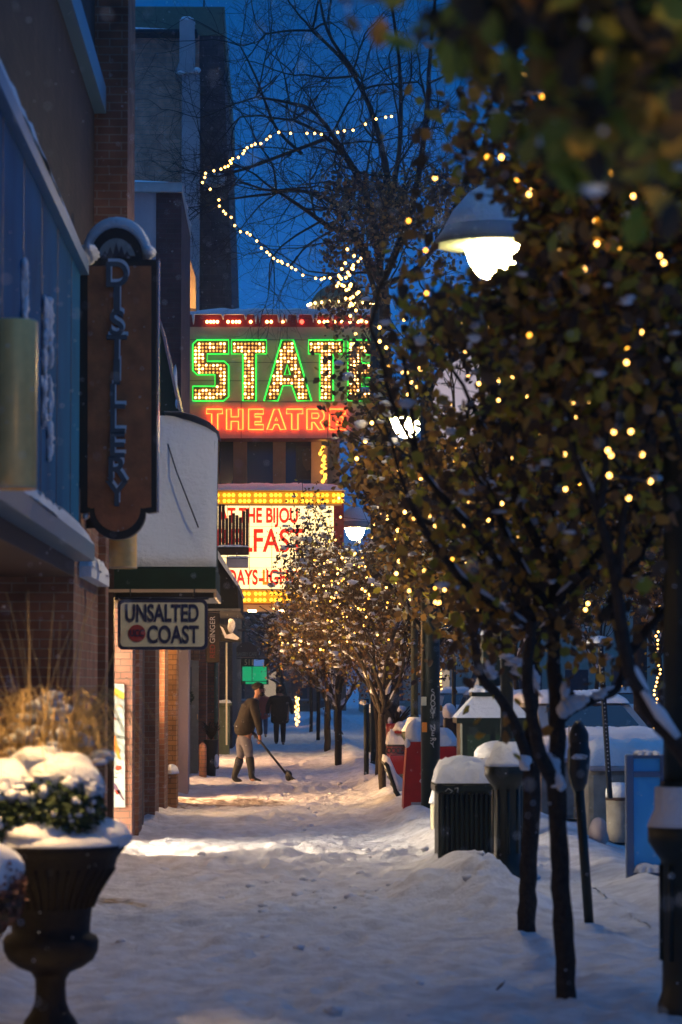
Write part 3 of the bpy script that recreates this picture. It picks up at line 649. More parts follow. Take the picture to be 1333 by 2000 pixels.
part('disc', 'rednose', us, lambda b: b.prism([P(x, y, YU) for x, y in half(268, 1237, 17, 17, 0, 342, 19)], YU - .014, YU - .006))
text('disc_lettering', 'UCC', 'navy', us, at(268, 1237, YU - .018), .09, sx=.7, ext=.003, off=.002)
part('hanger', 'black_metal', us, lambda b: (b.tube([at(255, 1172, YU + .05), at(255, 1150, YU + .05)], .008, 6), b.tube([at(380, 1172, YU + .05), at(380, 1150, YU + .05)], .008, 6), b.tube([at(225, 1169, YU + .05), at(408, 1169, YU + .05)], .012, 6)))
YR = 43.5
rs = thing('hanging_sign', at(416, 1270, YR), 'narrow black vertical sign lettered RED GINGER beside the cream sign', 'sign')
part('panel', 'black_metal', rs, lambda b: b.box(X(402, YR), X(430, YR), YR, YR + .12, Z(1294, YR), Z(1197, YR), .01))
text('lettering', 'GINGER', 'white_paint', rs, at(416, 1230, YR - .01), .115, sx=1.0, ext=.004, rot=(R(90), R(-90), 0))
text('lettering', 'RED', 'rednose', rs, at(416, 1272, YR - .01), .115, sx=1.0, ext=.004, rot=(R(90), R(-90), 0))
part('hanger', 'black_metal', rs, lambda b: b.box(X(398, YR), X(430, YR), YR + .02, YR + .08, Z(1196, YR), Z(1193, YR)))
YW = 46
ws = thing('slatted_sign', at(455, 1110, YW), 'dark weathered board sign of upright slats in front of the lit marquee', 'sign')
rg = random.Random(5)
def f(b):
    for i in range(9):
        x = 426 + i * 6.7; b.box(X(x, YW), X(x + 6.2, YW), YW, YW + .06, Z(1070, YW), Z((985, 985, 1012, 1006, 1002, 1006, 1010, 998, 994)[i], YW), .006)
part('slat', 'dark_wood', ws, f)
part('crossboard', 'dark_wood', ws, lambda b: (b.box(X(424, YW), X(486, YW), YW - .03, YW + .09, Z(1084, YW), Z(1069, YW), .01)))
part('lower_board', 'wall_grey', ws, lambda b: b.box(X(442, YW), X(485, YW), YW - .02, YW + .05, Z(1109, YW), Z(1090, YW), .01))
part('snow_cap', SNOW, ws, lambda b: (b.cushion(X(424, YW), X(486, YW), YW - .12, YW + .0, Z(1069, YW), .03, 3), b.cushion(X(442, YW), X(485, YW), YW - .06, YW + .05, Z(1090, YW), .03, 4)))
part('bracket', 'black_metal', ws, lambda b: (b.tube([at(405, 1076, YW + .03), at(430, 1076, YW + .03)], .02, 6), b.tube([at(463, 1084, YW + .03), at(463, 1091, YW + .03)], .01, 6)))
YG = 84
gs = thing('lightbox_sign', at(498, 1335, YG), 'lit green box sign with the number 511 above it, behind the shovelling man', 'sign')
part('frame', 'black_metal', gs, lambda b: (b.box(X(471, YG), X(525, YG), YG + .04, YG + .3, Z(1337, YG), Z(1286, YG)),))
part('green_panel', 'green_lit', gs, lambda b: (b.box(X(474, YG), X(492, YG), YG, YG + .04, Z(1330, YG), Z(1302, YG)), b.box(X(493.5, YG), X(521, YG), YG, YG + .04, Z(1330, YG), Z(1302, YG)), b.box(X(480, YG), X(521, YG), YG, YG + .04, Z(1336, YG), Z(1331.5, YG))))
part('blue_panel', 'blue_lit', gs, lambda b: b.box(X(496, YG), X(516, YG), YG, YG + .04, Z(1301, YG), Z(1288, YG)))
text('number', '511', 'cream', gs, at(487, 1294, YG - .02), .24, sx=.8, ext=.01)
bs = thing('arched_sign', at(480, 1283, 81), 'dark arched cafe sign on a bracket above the green light box', 'sign')
part('panel', 'poster_dark', bs, lambda b: (b.prism([P(x, y, 81) for x, y in half(482, 1274, 22, 20, 180, 0)] , 81, 81.1), b.box(X(457, 81), X(506, 81), 81, 81.1, Z(1283, 81), Z(1274, 81))))
text('lettering', 'BAKERY CAFE', 'chalk', bs, at(482, 1278, 80.96), .15, sx=.62, ext=.005)
part('hanger', 'black_metal', bs, lambda b: b.box(X(440, 81), X(508, 81), 81.02, 81.06, Z(1287, 81), Z(1285, 81)))
part('snow_cap', SNOW, bs, lambda b: b.tube([at(492, 1258, 81.05), at(502, 1272, 81.05)], .05, 6))

# ------------------------------------------------------------------ theatre sign
YS = 65.0
th = thing('theatre_sign', at(560, 860, YS), 'large lit sign reading STATE in green neon and THEATRE in red neon', 'sign')
part('box', 'dark_red', th, lambda b: b.prism([P(x, y, YS) for x, y in rrect(357, 614, 764, 858, 14)], YS, YS + .7))
part('face', 'sign_beige', th, lambda b: b.prism([P(x, y, YS) for x, y in rrect(362, 639, 760, 856, 8)], YS - .03, YS))
def f(b):
    for y in (664, 708, 744, 785): b.box(X(363, YS), X(759, YS), YS - .034, YS - .029, Z(y + .7, YS), Z(y - .3, YS))
    for x in (560,): b.box(X(x, YS), X(x + 1, YS), YS - .036, YS - .029, Z(664, YS), Z(640, YS))
    for x in (470, 640): b.box(X(x, YS), X(x + 1, YS), YS - .036, YS - .029, Z(856, YS), Z(785, YS))
part('seam', 'dark_wood', th, f)
GL = {
 'S': ([(.0, 0), (.86, 0), (1, .07), (1, .58), (.88, .65), (.40, .65), (.40, .77), (1, .77), (1, 1), (.12, 1), (0, .93), (0, .50), (.12, .43), (.62, .43), (.62, .24), (0, .24)], None),
 'T': ([(.32, 0), (.70, 0), (.70, .77), (1, .77), (1, 1), (0, 1), (0, .77), (.32, .77)], None),
 'A': ([(0, 0), (.37, 1), (.62, 1), (1, 0), (.70, 0), (.585, .25), (.40, .25), (.29, 0)], [(.43, .43), (.55, .43), (.49, .60)]),
 'E': ([(0, 0), (1, 0), (1, .24), (.42, .24), (.42, .38), (.85, .38), (.85, .62), (.42, .62), (.42, .76), (1, .76), (1, 1), (0, 1)], None),
 'H': ([(0, 0), (.28, 0), (.28, .4), (.72, .4), (.72, 0), (1, 0), (1, 1), (.72, 1), (.72, .62), (.28, .62), (.28, 1), (0, 1)], None),
 'R': ([(0, 0), (.28, 0), (.28, .35), (.42, .35), (.70, 0), (1, 0), (.76, .37), (.95, .5), (1, .7), (.92, .9), (.74, 1), (0, 1)], [(.28, .55), (.62, .55), (.70, .68), (.62, .8), (.28, .8)])}
def inside(p, poly):
    c = False; n = len(poly)
    for i in range(n):
        a, b = poly[i], poly[(i + 1) % n]
        if (a[1] > p[1]) != (b[1] > p[1]) and p[0] < (b[0] - a[0]) * (p[1] - a[1]) / (b[1] - a[1]) + a[0]: c = not c
    return c
def edist(p, poly):
    d = 1e9; P0 = Vector((p[0], p[1]))
    for i in range(len(poly)):
        a = Vector(poly[i]); b = Vector(poly[(i + 1) % len(poly)]); t = max(0, min(1, (P0 - a).dot(b - a) / (b - a).length_squared)); d = min(d, (P0 - a - (b - a) * t).length)
    return d
rg = random.Random(11)
bulbs = []
for chh, x0, x1 in (('S', 377, 447), ('T', 453, 521), ('A', 516, 609), ('T', 603, 672), ('E', 680, 744)):
    out, hole = GL[chh]; tp = lambda q: (x0 + (x1 - x0) * q[0], 783 - 119 * q[1])
    po = [tp(q) for q in out]; ho = [tp(q) for q in hole] if hole else None
    sh = [(x0 + (x1 - x0) * .5 + (p[0] - (x0 + x1) / 2) * .93, 723.5 + (p[1] - 723.5) * .96) for p in po]
    lt = part('letter', 'letter_box', th, lambda b: b.prism([P(x, y, YS) for x, y in po], YS - .06, YS - .031))
    part('neon_tube', 'neon_green', lt, lambda b: b.tube([at(x, y, YS - .10) for x, y in po], .017, 6, closed=True, sm=False))
    if ho: part('neon_tube', 'neon_green', lt, lambda b: b.tube([at(x, y, YS - .10) for x, y in ho], .014, 6, closed=True, sm=False))
    y = 783 - 6.5
    while y > 664 + 4:
        x = x0 + 5.5
        while x < x1 - 3:
            if inside((x, y), po) and edist((x, y), po) > 4.2 and not (ho and (inside((x, y), ho) or edist((x, y), ho) < 5)):
                bulbs.append((x + rg.uniform(-.4, .4), y + rg.uniform(-.4, .4)))
            x += 7.0
        y -= 7.0
def bulb_proto(name, r, m, n=6):
    b = MB(); b.lathe((0, 0, 0), [(r * .35, -r), (r * .85, -r * .5), (r, 0), (r * .85, r * .5), (r * .35, r)], n)
    me = bpy.data.meshes.new(name); me.from_pydata(b.v, [], b.f); me.polygons.foreach_set('use_smooth', [True] * len(b.f)); me.materials.append(MATS[m]); return me
def put(me, name, p, parent):
    o = bpy.data.objects.new(name, me); COL.objects.link(o); o.parent = parent; o.location = Vector(p) - ORG[parent.name]; return o
bg1 = bulb_proto('bulb', .026, 'bulb_gold'); bg2 = bulb_proto('bulb', .024, 'bulb_dim')
rest = {0: MB(), 1: MB()}
rg.shuffle(bulbs)
for k, (x, y) in enumerate(bulbs):
    bright = rg.random() < .42
    if k < 100: put(bg1 if bright else bg2, 'bulb', at(x, y, YS - .075), th)
    else: rest[0 if bright else 1].lathe(at(x, y, YS - .075), [(.008, -.024), (.022, -.012), (.026, 0), (.022, .012), (.008, .024)], 6)
rest[0].build('bulb', 'bulb_gold', th, kind='stuff'); rest[1].build('bulb', 'bulb_dim', th, kind='stuff')
for chh, x0, x1 in (('T', 404, 435), ('H', 443, 475), ('E', 486, 515), ('A', 522, 559), ('T', 560, 592), ('R', 600, 634), ('E', 644, 675)):
    out, hole = GL[chh]; tp = lambda q: (x0 + (x1 - x0) * q[0], 839 - 40 * q[1])
    lt = part('letter', 'sign_beige', th, lambda b: b.prism([P(*tp(q), YS) for q in out], YS - .045, YS - .031))
    part('neon_tube', 'neon_red', lt, lambda b: b.tube([at(*tp(q), YS - .08) for q in out], .016, 6, closed=True, sm=False))
    if hole: part('neon_tube', 'neon_red', lt, lambda b: b.tube([at(*tp(q), YS - .08) for q in hole], .013, 6, closed=True, sm=False))
bt = bulb_proto('bulb', .035, 'bulb_gold'); br_ = bulb_proto('bulb', .05, 'bulb_red')
for i, x in enumerate((405, 412, 418, 425, 446, 455, 462, 468, 490, 522, 530, 553, 590, 624, 634, 640, 656, 668, 684, 700, 716, 730)):
    put(br_ if x == 590 else bt, 'bulb', at(x, 628.5, YS - .05), th)
def f(b):
    rr = random.Random(2)
    b.cushion(X(355, YS), X(766, YS), YS - .08, YS + .75, Z(615, YS), .15, 4, n=30, amp=.12)
    for x in (368, 378, 436, 480, 500, 508, 545, 552, 560, 582, 612, 618, 650, 690, 710): b.tube([at(x, 614, YS - .06), at(x + .5, 614 + rr.uniform(10, 20), YS - .06)], [.045, .012], 6)
part('snow_cap', SNOW, th, f)

mq = thing('marquee', at(520, 1185, YS), 'lit white marquee board with red movie letters between rows of yellow bulbs', 'marquee')
YM = 64.2
part('board_box', 'dark_red', mq, lambda b: b.box(-2.5, X(672, YM), YM + .05, YM + 2.6, Z(1180, YM), Z(957, YM)))
part('light_board', 'board_lit', mq, lambda b: b.box(X(374, YM), X(652, YM), YM, YM + .048, Z(1150, YM), Z(988, YM)))
part('bulb_band', 'band_yellow', mq, lambda b: b.box(X(374, YM), X(668, YM), YM, YM + .048, Z(985, YM), Z(960, YM)))
part('bulb_band', 'band_yellow', mq, lambda b: (b.box(X(374, YM), X(668, YM), YM, YM + .048, Z(1178, YM), Z(1153, YM))))
def f(b):
    for x in (401, 444, 487, 531, 574, 617): b.box(X(x, YM) - .006, X(x, YM) + .006, YM - .010, YM - .001, Z(1150, YM), Z(988, YM))
    for i in range(1, 8): b.box(X(375, YM), X(652, YM), YM - .006, YM - .002, Z(988 + i * 20.2, YM) - .004, Z(988 + i * 20.2, YM) + .004)
    b.box(X(374, YM), X(668, YM), YM - .02, YM, Z(988, YM), Z(985, YM)); b.box(X(374, YM), X(668, YM), YM - .02, YM, Z(1153, YM), Z(1150, YM))
part('rail', 'theatre_wall', mq, f)
def mtext(s, px, py, h, sx=.8, m='letter_red_lit'):
    text('lettering', s, m, mq, at(px, py, YM - .03), h, sx=sx, ext=.008, off=.015)
mtext('AT THE BIJOU', 506, 1008, .46, .62)
mtext('BELFAST', 508, 1058, .72, .74)
mtext('HOLIDAYS', 447, 1129, .46, .60); mtext('-', 511, 1129, .5, .8); mtext('L', 519, 1129, .46, .7, 'letter_orange_lit'); mtext('IGHTS', 556, 1129, .46, .66)
by = bulb_proto('bulb', .042, 'bulb_yellow', 6)
rest = MB(); k = 0
for row in (967, 978.5, 1159.5, 1171.5):
    x = 378
    while x < 664:
        for j in range(3):
            p = at(x + j * 8.6, row, YM - .04)
            if x + j * 8.6 > 423 and k < 98: put(by, 'bulb', p, mq); k += 1
            else: rest.lathe(p, [(.014, -.04), (.035, -.02), (.042, 0), (.035, .02), (.014, .04)], 6)
        x += 30.5
rest.build('bulb', 'bulb_yellow', mq, kind='stuff')
part('snow_cap', SNOW, mq, lambda b: b.cushion(-1.7, X(676, YM), YM - .1, YM + 2.0, Z(958, YM), .18, 6, n=24, amp=.1))
part('soffit', 'theatre_wall', mq, lambda b: b.box(-2.5, X(668, YM), YM + .1, YM + 2.5, Z(1190, YM), Z(1180.5, YM)))
part('soffit_light', 'warm_glow', mq, lambda b: [b.box(x, x + .18, YM + y, YM + y + .18, Z(1191.2, YM), Z(1190.1, YM)) for x in (-1.4, -.7, 0, .7) for y in (.6, 1.6)])
# striped scalloped canopy above the sign
dc = thing('scalloped_canopy', at(668, 608, 66.5), 'small domed canopy with scalloped edge and bulbs above the big sign', 'canopy')
def f(b):
    c = at(668, 604, 66.6); n = 48; vs = []; fs = []
    for j in range(9):
        t = j / 8 * math.pi / 2
        for i in range(n):
            a = 2 * math.pi * i / n; q = 1 + .05 * abs(math.sin(a * 8)) * math.cos(t)
            vs.append((c.x + .72 * q * math.cos(t) * math.cos(a), c.y + .72 * q * math.cos(t) * math.sin(a), c.z + .62 * math.sin(t) - (.06 * abs(math.sin(a * 8)) if j == 0 else 0)))
    for j in range(8):
        for i in range(n): k = (i + 1) % n; fs.append((j * n + i, j * n + k, j * n + n + k, j * n + n + i))
    b.add(vs, fs, True)
part('dome', 'green_paint', dc, f)
def f(b):
    c = at(668, 604, 66.6)
    for k in range(17):
        a0 = math.pi + math.pi * k / 17; pts = []
        for j in range(7):
            a = a0 + math.pi / 17 * j / 6; pts.append((c.x + .78 * math.cos(a), c.y + .78 * math.sin(a), c.z + .02 - .10 * math.sin(math.pi * j / 6)))
        b.tube(pts, .012, 5, caps=False)
part('scallop', 'window_lit', dc, f)
c = at(668, 600, 66.6)
for k in range(12):
    a = math.pi + math.pi * (k + .5) / 12; put(bt, 'bulb', (c.x + .8 * math.cos(a), c.y + .8 * math.sin(a), c.z + .03), dc)
part('post', 'green_metal', dc, lambda b: b.tube([c + Vector((0, 0, -.2)), (c.x, c.y, Z(640, 66.6) )], .08, 8))
# ------------------------------------------------------------------ street lamps and poles
def pole_base(t, x, y, r=.055, top=5.9, hb=1.05, rb=.115, rc=.19, rf=.19):
    rk = min(r * 1.7, rc * .78)
    part('pedestal', 'green_metal', t, lambda b: (b.lathe((x, y, -.1), [(rf, 0), (rf, .16), (rf * .85, .22), (rb, .30), (rb, hb - .12), (rc * .8, hb - .08), (rc, hb - .02), (rc, hb + .06), (rk, hb + .10)], 20), [b.tube([(x + rb * math.cos(k * .785), y + rb * math.sin(k * .785), .28), (x + rb * math.cos(k * .785), y + rb * math.sin(k * .785), hb - .24)], .014, 5) for k in range(8)]))
    part('shaft', 'green_metal', t, lambda b: b.tube([(x, y, hb - .05), (x, y, top)], [r, r * .85], 14))
    part('collar', 'green_metal', t, lambda b: b.lathe((x, y, hb - .05), [(r * 1.1, 0), (rk, .10), (rk, .16), (r * 1.05, .24)], 16))
    part('snow_cap', SNOW, t, lambda b: b.lathe((x, y, hb - .045), [(rc * 1.02, 0), (rc * .96, .03), (max(rc * .76, rk * 1.05), .09), (rk * 1.04, .20), (r * 1.02, .21)], 20))
def lamp(px, Y, py, label, base_px, hidden=False, dark=False):
    x = X(base_px, Y); hc = at(px, py, Y - .45); t = thing('street_lamp', (x, Y, 0), label, 'street lamp', 'street lamps along the kerb')
    s = S_(Y)
    pole_base(t, x, Y, top=hc.z + .75)
    part('arm', 'green_metal', t, lambda b: b.tube([(x, Y, hc.z + .25), (x, Y - .1, hc.z + .6), (hc.x, hc.y + .15, hc.z + .72), (hc.x, hc.y, hc.z + .60), (hc.x, hc.y, hc.z + .36)], .03, 8))
    part('shade', 'lamp_shade', t, lambda b: b.lathe((hc.x, hc.y, hc.z), [(.47, -.03), (.48, .0), (.44, .05), (.34, .20), (.20, .34), (.10, .40), (.07, .50)], 32))
    part('rim', 'lamp_rim', t, lambda b: b.lathe((hc.x, hc.y, hc.z - .045), [(.475, 0), (.49, .01), (.475, .018)], 32))
    part('bowl', 'lamp_bowl' if Y > 10 else 'lamp_bowl_added', t, lambda b: b.lathe((hc.x, hc.y, hc.z), [(.03, -.33), (.12, -.30), (.19, -.20), (.23, -.08), (.235, -.045)], 24))
    part('snow_cap', SNOW, t, lambda b: b.lathe((hc.x, hc.y, hc.z + .03), [(.40, .05), (.40, .09), (.33, .22), (.20, .37), (.10, .43), (.05, .44)], 28))
    return t
lamp(962, 24.0, 470, 'highest street lamp, its wide shade and bright bowl showing between the leaves', 990)
lamp(795, 41.5, 812, 'street lamp level with the red neon word, its glow broken by leaves', 810)
lamp(694, 68.0, 1028, 'street lamp right of the movie board with a snowy shade', 730)
lamp(645, 92.0, 1098, 'farthest visible street lamp, small glow above the pavement trees', 660)
lamp(4250, 3.0, -5700, 'added street lamp out of view beside the viewpoint, lighting near walls and leaves', 3970)  # added lamp outside the view, throws warm light on near walls and leaves
# thick pole with scratched writing; second poles
def pole(px, Y, r, top, label, name='pole', m='green_metal', base=True):
    x = X(px, Y); t = thing(name, (x, Y, 0), label, 'pole')
    part('shaft', m, t, lambda b: b.tube([(x, Y, -.1), (x, Y, top)], r, 16))
    if base: part('base', m, t, lambda b: b.lathe((x, Y, -.1), [(r * 2.2, 0), (r * 2.2, .16), (r * 1.5, .26), (r * 1.02, .34)], 16))
    return t
t = pole(841, 33.6, .113, 5.2, 'thick dark green pole scratched with white writing beside the red panel')
for i, chh in enumerate('SDONT NERY'):
    if chh != ' ': text('scratched_letter', chh, 'grey_pale', t, at(846, 1352 + i * 11.5, 33.6 - .122), .10, sx=.8, ext=.002, rot=(R(90), R((-12, 8, -5, 14, 0, 0, -9, 5, 90, -20)[i]), 0))
part('sticker', 'cream', t, lambda b: b.box(X(823, 33.5), X(833, 33.5), 33.485 - .02, 33.485 + .04, Z(1378, 33.5), Z(1361, 33.5)))
part('sticker', 'orange_ink', t, lambda b: b.box(X(825, 33.5), X(834, 33.5), 33.485 - .02, 33.485 + .04, Z(1430, 33.5), Z(1411, 33.5)))
pole(733, 53.5, .085, Z(600, 53.5), 'dark green pole standing in front of the last letter of the neon sign', base=True)
t = thing('pole', (X(1335, 14.7), 14.7, 0), 'dark pole on a snow-capped pedestal cut by the right edge', 'pole')
pole_base(t, X(1337, 14.7), 14.7, r=.115, top=Z(560, 14.7), hb=Z(1598, 14.7), rb=.125, rc=.195, rf=.15)
t = pole(1251, 62, .15, Z(1180, 62), 'plain dark pole across the road behind the blue frame', base=False, m='bark_dark')
t = pole(716, 49, .045, Z(1365, 49), 'short dark post between the pavement trees', base=False)
t = pole(887, 60, .045, Z(1290, 60), 'thin leaning post beyond the green cabinet', base=False)
# string-lit far posts
def litpost(px, py0, py1, Y, label, n, wd, seed, m='bulb_warm', r=.035):
    t = thing('light_wrap', at(px, py1, Y), label, 'string lights'); rr = random.Random(seed)
    pts = []
    for k in range(n):
        v = k / (n - 1); pts.append(at(px + rr.uniform(-wd, wd), py0 + (py1 - py0) * v, Y - .12))
    part('wire', 'black_metal', t, lambda b: b.tube(pts, .006, 4, caps=False))
    pr = bulb_proto('bulb', r, m)
    for p in pts: put(pr, 'bulb', p, t)
    return t
litpost(581, 1362, 1416, 112, 'warm string lights wrapped tightly round a far trunk beside the walkers', 26, 3.5, 1, r=.04)
litpost(1284, 1185, 1455, 52, 'warm string lights wrapped up a trunk near the right edge', 34, 6, 2, r=.022)
litpost(1212, 1340, 1358, 125, 'small tangle of warm lights above the red car', 22, 7, 3, r=.07)
litpost(862, 1300, 1400, 88, 'thin vertical line of warm lights right of the scratched pole', 14, 1.5, 4, r=.03)
litpost(632, 862, 940, 66, 'two amber bulbs rows climbing the wall above the marquee', 14, 6, 6, 'bulb_amber', r=.045)

# ------------------------------------------------------------------ street clock
YC = 31.0
ck = thing('street_clock', (X(955, YC), YC, 0), 'round pale street clock on a green cabinet with a snowy hipped roof', 'clock')
xa, xb = X(896, YC), X(1022, YC); xm = (xa + xb) / 2
cab = part('cabinet', 'green_metal', ck, lambda b: (b.box(xa, xb, YC - .3, YC + .35, -.1, Z(1402, YC), .02), b.box(xa - .04, xb + .04, YC - .34, YC + .39, Z(1412, YC), Z(1402, YC) + .002)))
part('door_panel', 'green_fabric', cab, lambda b: (b.box(xa + .08, xm - .03, YC - .315, YC - .301, .2, 1.15), b.box(xm + .03, xb - .08, YC - .315, YC - .301, .2, 1.15)))
def frus(b, x0, x1, y0, y1, z0, X0, X1, Y0, Y1, z1):
    b.add([(x0, y0, z0), (x1, y0, z0), (x1, y1, z0), (x0, y1, z0), (X0, Y0, z1), (X1, Y0, z1), (X1, Y1, z1), (X0, Y1, z1)], [(3, 2, 1, 0), (4, 5, 6, 7), (0, 1, 5, 4), (1, 2, 6, 5), (2, 3, 7, 6), (3, 0, 4, 7)])
zz = [Z(y, YC) for y in (1402, 1360, 1352, 1340)]
part('roof', SNOW, ck, lambda b: (frus(b, xa - .05, xb + .05, YC - .35, YC + .4, zz[0] + .004, xm - .20, xm + .20, YC - .16, YC + .2, zz[1]), b.cushion(xm - .22, xm + .22, YC - .18, YC + .22, zz[2], .08, 3)))
part('roof_edge', 'green_metal', ck, lambda b: (b.box(xm - .22, xm + .22, YC - .18, YC + .22, zz[1], zz[2] - .001), b.lathe((xm, YC, zz[3]), [(.13, 0), (.13, .1), (.08, .15), (.08, Z(1235, YC) - zz[3])], 16), b.box(xm - .11, xm + .11, YC - .11, YC + .11, Z(1318, YC), Z(1240, YC), .02)))
zc = Z(790, YC)
part('post', 'green_metal', ck, lambda b: b.tube([(xm, YC, zz[3]), (xm, YC, zc - .55)], [.085, .06], 14))
part('post_snow', SNOW, ck, lambda b: b.cushion(xm - .1, xm + .1, YC - .12, YC + .1, Z(1240, YC), .07, 8))
CX = X(940, YC)
def disc(b, cx, cz, r, y0, y1, n=40): b.prism([(cx + r * math.cos(2 * math.pi * i / n), cz + r * math.sin(2 * math.pi * i / n)) for i in range(n)], y0, y1)
part('case', 'green_metal', ck, lambda b: (disc(b, CX, zc, .60, YC - .14, YC + .14), b.blob((CX, YC, zc + .66), (.18, .12, .12), 3)))
fc = part('face', 'clock_face', ck, lambda b: disc(b, CX, zc, .54, YC - .155, YC - .141))
for k, s in enumerate(('XII', 'I', 'II', 'III', 'IIII', 'V', 'VI', 'VII', 'VIII', 'IX', 'X', 'XI')):
    a = math.pi / 2 - k * math.pi / 6
    text('numeral', s, 'black_metal', fc, (CX + .43 * math.cos(a), YC - .16, zc + .43 * math.sin(a)), .15, sx=.7, ext=.003, rot=(R(90), -(a - math.pi / 2), 0))
part('hand', 'black_metal', ck, lambda b: (b.tube([(CX, YC - .17, zc), (CX - .18, YC - .17, zc - .20)], [.018, .008], 5), b.tube([(CX, YC - .17, zc), (CX + .05, YC - .17, zc - .38)], [.014, .006], 5)))
part('snow_cap', SNOW, ck, lambda b: b.tube([(CX + .60 * math.cos(R(a)), YC, zc + .61 * math.sin(R(a))) for a in range(40, 141, 10)], [.03 + .05 * math.sin(math.pi * i / 10) for i in range(11)], 8))

# ------------------------------------------------------------------ bins, bench, panels
YB = 25.3
tb = thing('litter_bin', (X(918, YB), YB, 0), 'black-green slatted litter bin with a thick snow top left of the lamp pedestal', 'litter bin')
x0, x1 = X(856, YB), X(988, YB); zt = Z(1530, YB)
def f(b):
    n = 13
    for i in range(n):
        a = i / n; xl = x0 + .02 + (x1 - x0 - .04) * a; b.box(xl, xl + (x1 - x0) / n * .62, YB - .012, YB + .012, .03, zt - .07, .005)
    for i in range(n):
        y = YB + .02 + .62 * i / n; b.box(x0, x0 + .024, y, y + .03, .03, zt - .07); b.box(x1 - .024, x1, y, y + .03, .03, zt - .07)
part('slat', 'green_metal', tb, f)
part('frame', 'green_metal', tb, lambda b: (b.box(x0 - .03, x1 + .03, YB - .04, YB + .68, zt - .09, zt, .02), b.box(x0 - .01, x1 + .01, YB - .02, YB + .66, .02, .09, .01)))
part('liner', 'black_metal', tb, lambda b: b.box(x0 + .04, x1 - .04, YB + .03, YB + .62, .04, zt - .1))
part('crest', 'chalk', tb, lambda b: (b.tube([at(870, 1546, YB - .05), at(876, 1540, YB - .05), at(884, 1545, YB - .05), at(880, 1549, YB - .05)], .006, 5), b.tube([at(888, 1540, YB - .05), at(895, 1539, YB - .05), at(894, 1548, YB - .05)], .006, 5)))
part('snow_cap', SNOW, tb, lambda b: (b.cushion(x0 - .02, x1 + .02, YB - .04, YB + .66, zt, .19, 12, n=16, amp=.15), b.blob((X(905, YB), YB + .3, zt + .12), (.2, .25, .12), 4)))
part('foot_snow', SNOW, tb, lambda b: b.blob((X(940, YB), YB - .35, .02), (.45, .35, .16), 8, .2))
# small bin right behind at left
sb = thing('utility_box', (X(856, 29), 29, 0), 'small pale post box with a snow cap just behind the litter bin', 'box')
part('box', 'cream', sb, lambda b: b.box(X(843, 29), X(866, 29), 29, 29.25, Z(1625, 29), Z(1570, 29), .02))
part('leg', 'cream', sb, lambda b: b.box(X(853, 29), X(862, 29), 29.05, 29.15, -.1, Z(1625, 29)))
part('snow_cap', SNOW, sb, lambda b: b.blob((X(855, 29), 29.12, Z(1570, 29)), (.085, .15, .17), 3, zmin=0))
YP2 = 34.4
rb = thing('rental_panel', (X(840, YP2), YP2, 0), 'tall glossy red rounded box with snow humps behind the scratched pole', 'box')
def f(b):
    out = [(787, 1622), (789, 1560), (791, 1520), (795, 1460), (798, 1450), (806, 1442), (816, 1439), (826, 1441), (836, 1449), (846, 1454), (888, 1458), (892, 1462), (892, 1500), (888, 1512), (884, 1622)]
    b.prism([P(x, y, YP2) for x, y in out], YP2, YP2 + .5)
part('body', 'red_paint', rb, f)
part('band', 'grey_pale', rb, lambda b: b.box(X(803, YP2), X(826, YP2), YP2 - .006, YP2, Z(1575, YP2), Z(1567, YP2)))
part('logo', 'white_paint', rb, lambda b: b.tube([at(823, 1522, YP2 - .01), at(820, 1526, YP2 - .01), at(824, 1529, YP2 - .01)], .007, 5))
part('snow_cap', SNOW, rb, lambda b: (b.blob((X(813, YP2), YP2 + .22, Z(1440, YP2)), (.115, .3, .22), 4, .1, zmin=-.25), b.blob((X(868, YP2), YP2 + .22, Z(1457, YP2)), (.18, .3, .22), 6, .08, zmin=-.02), b.blob((X(797, YP2), YP2 + .1, Z(1452, YP2)), (.04, .15, .07), 7)))
bn = thing('bench', (X(775, 38), 38, 0), 'dark green bench with curved iron ends and snow, left of the red box', 'bench')
YN = 38.0
def endf(b, y): b.tube([at(752, 1490, y), at(757, 1494, y), at(765, 1520, y), at(775, 1548, y), at(790, 1572, y), at(800, 1580, y)], .032, 8)
part('end_frame', 'green_metal', bn, lambda b: endf(b, YN)); part('end_frame', 'green_metal', bn, lambda b: endf(b, YN + 1.5))
part('backrest', 'green_metal', bn, lambda b: [b.tube([at(755 + 6 * k, 1494 + 15 * k, YN), at(755 + 6 * k, 1494 + 15 * k, YN) + Vector((0, 1.5, 0))], .02, 6) for k in range(5)])
part('seat', 'green_metal', bn, lambda b: [b.box(X(775, YN) + .09 * k, X(775, YN) + .09 * k + .07, YN, YN + 1.5, .42, .45) for k in range(5)])
part('leg', 'green_metal', bn, lambda b: (b.tube([(X(775, YN) + .38, YN, 0), (X(775, YN) + .36, YN, .42)], .022, 6))); part('leg', 'green_metal', bn, lambda b: (b.tube([(X(775, YN) + .38, YN + 1.5, 0), (X(775, YN) + .36, YN + 1.5, .42)], .022, 6)))
def f(b):
    v = []
    for y in (YN - .02, YN + .5, YN + 1.0, YN + 1.52):
        for x, yy in ((756, 1478), (762, 1480), (775, 1510), (795, 1528), (795, 1545), (776, 1545), (768, 1528), (754, 1490)): v.append(at(x, yy, YN) + Vector((0, y - YN, 0)))
    n = 8; b.add(v, [(k * n + i, k * n + n + i, k * n + n + (i + 1) % n, k * n + (i + 1) % n) for k in range(3) for i in range(n)] + [tuple(range(n)), tuple(range(4 * n - 1, 3 * n - 1, -1))], True)
part('snow_cap', SNOW, bn, f)
tbx = thing('cafe_table', (X(780, 45), 45, 0), 'ornate dark table heaped with pinkish snow in two tiers, behind the bench', 'table')
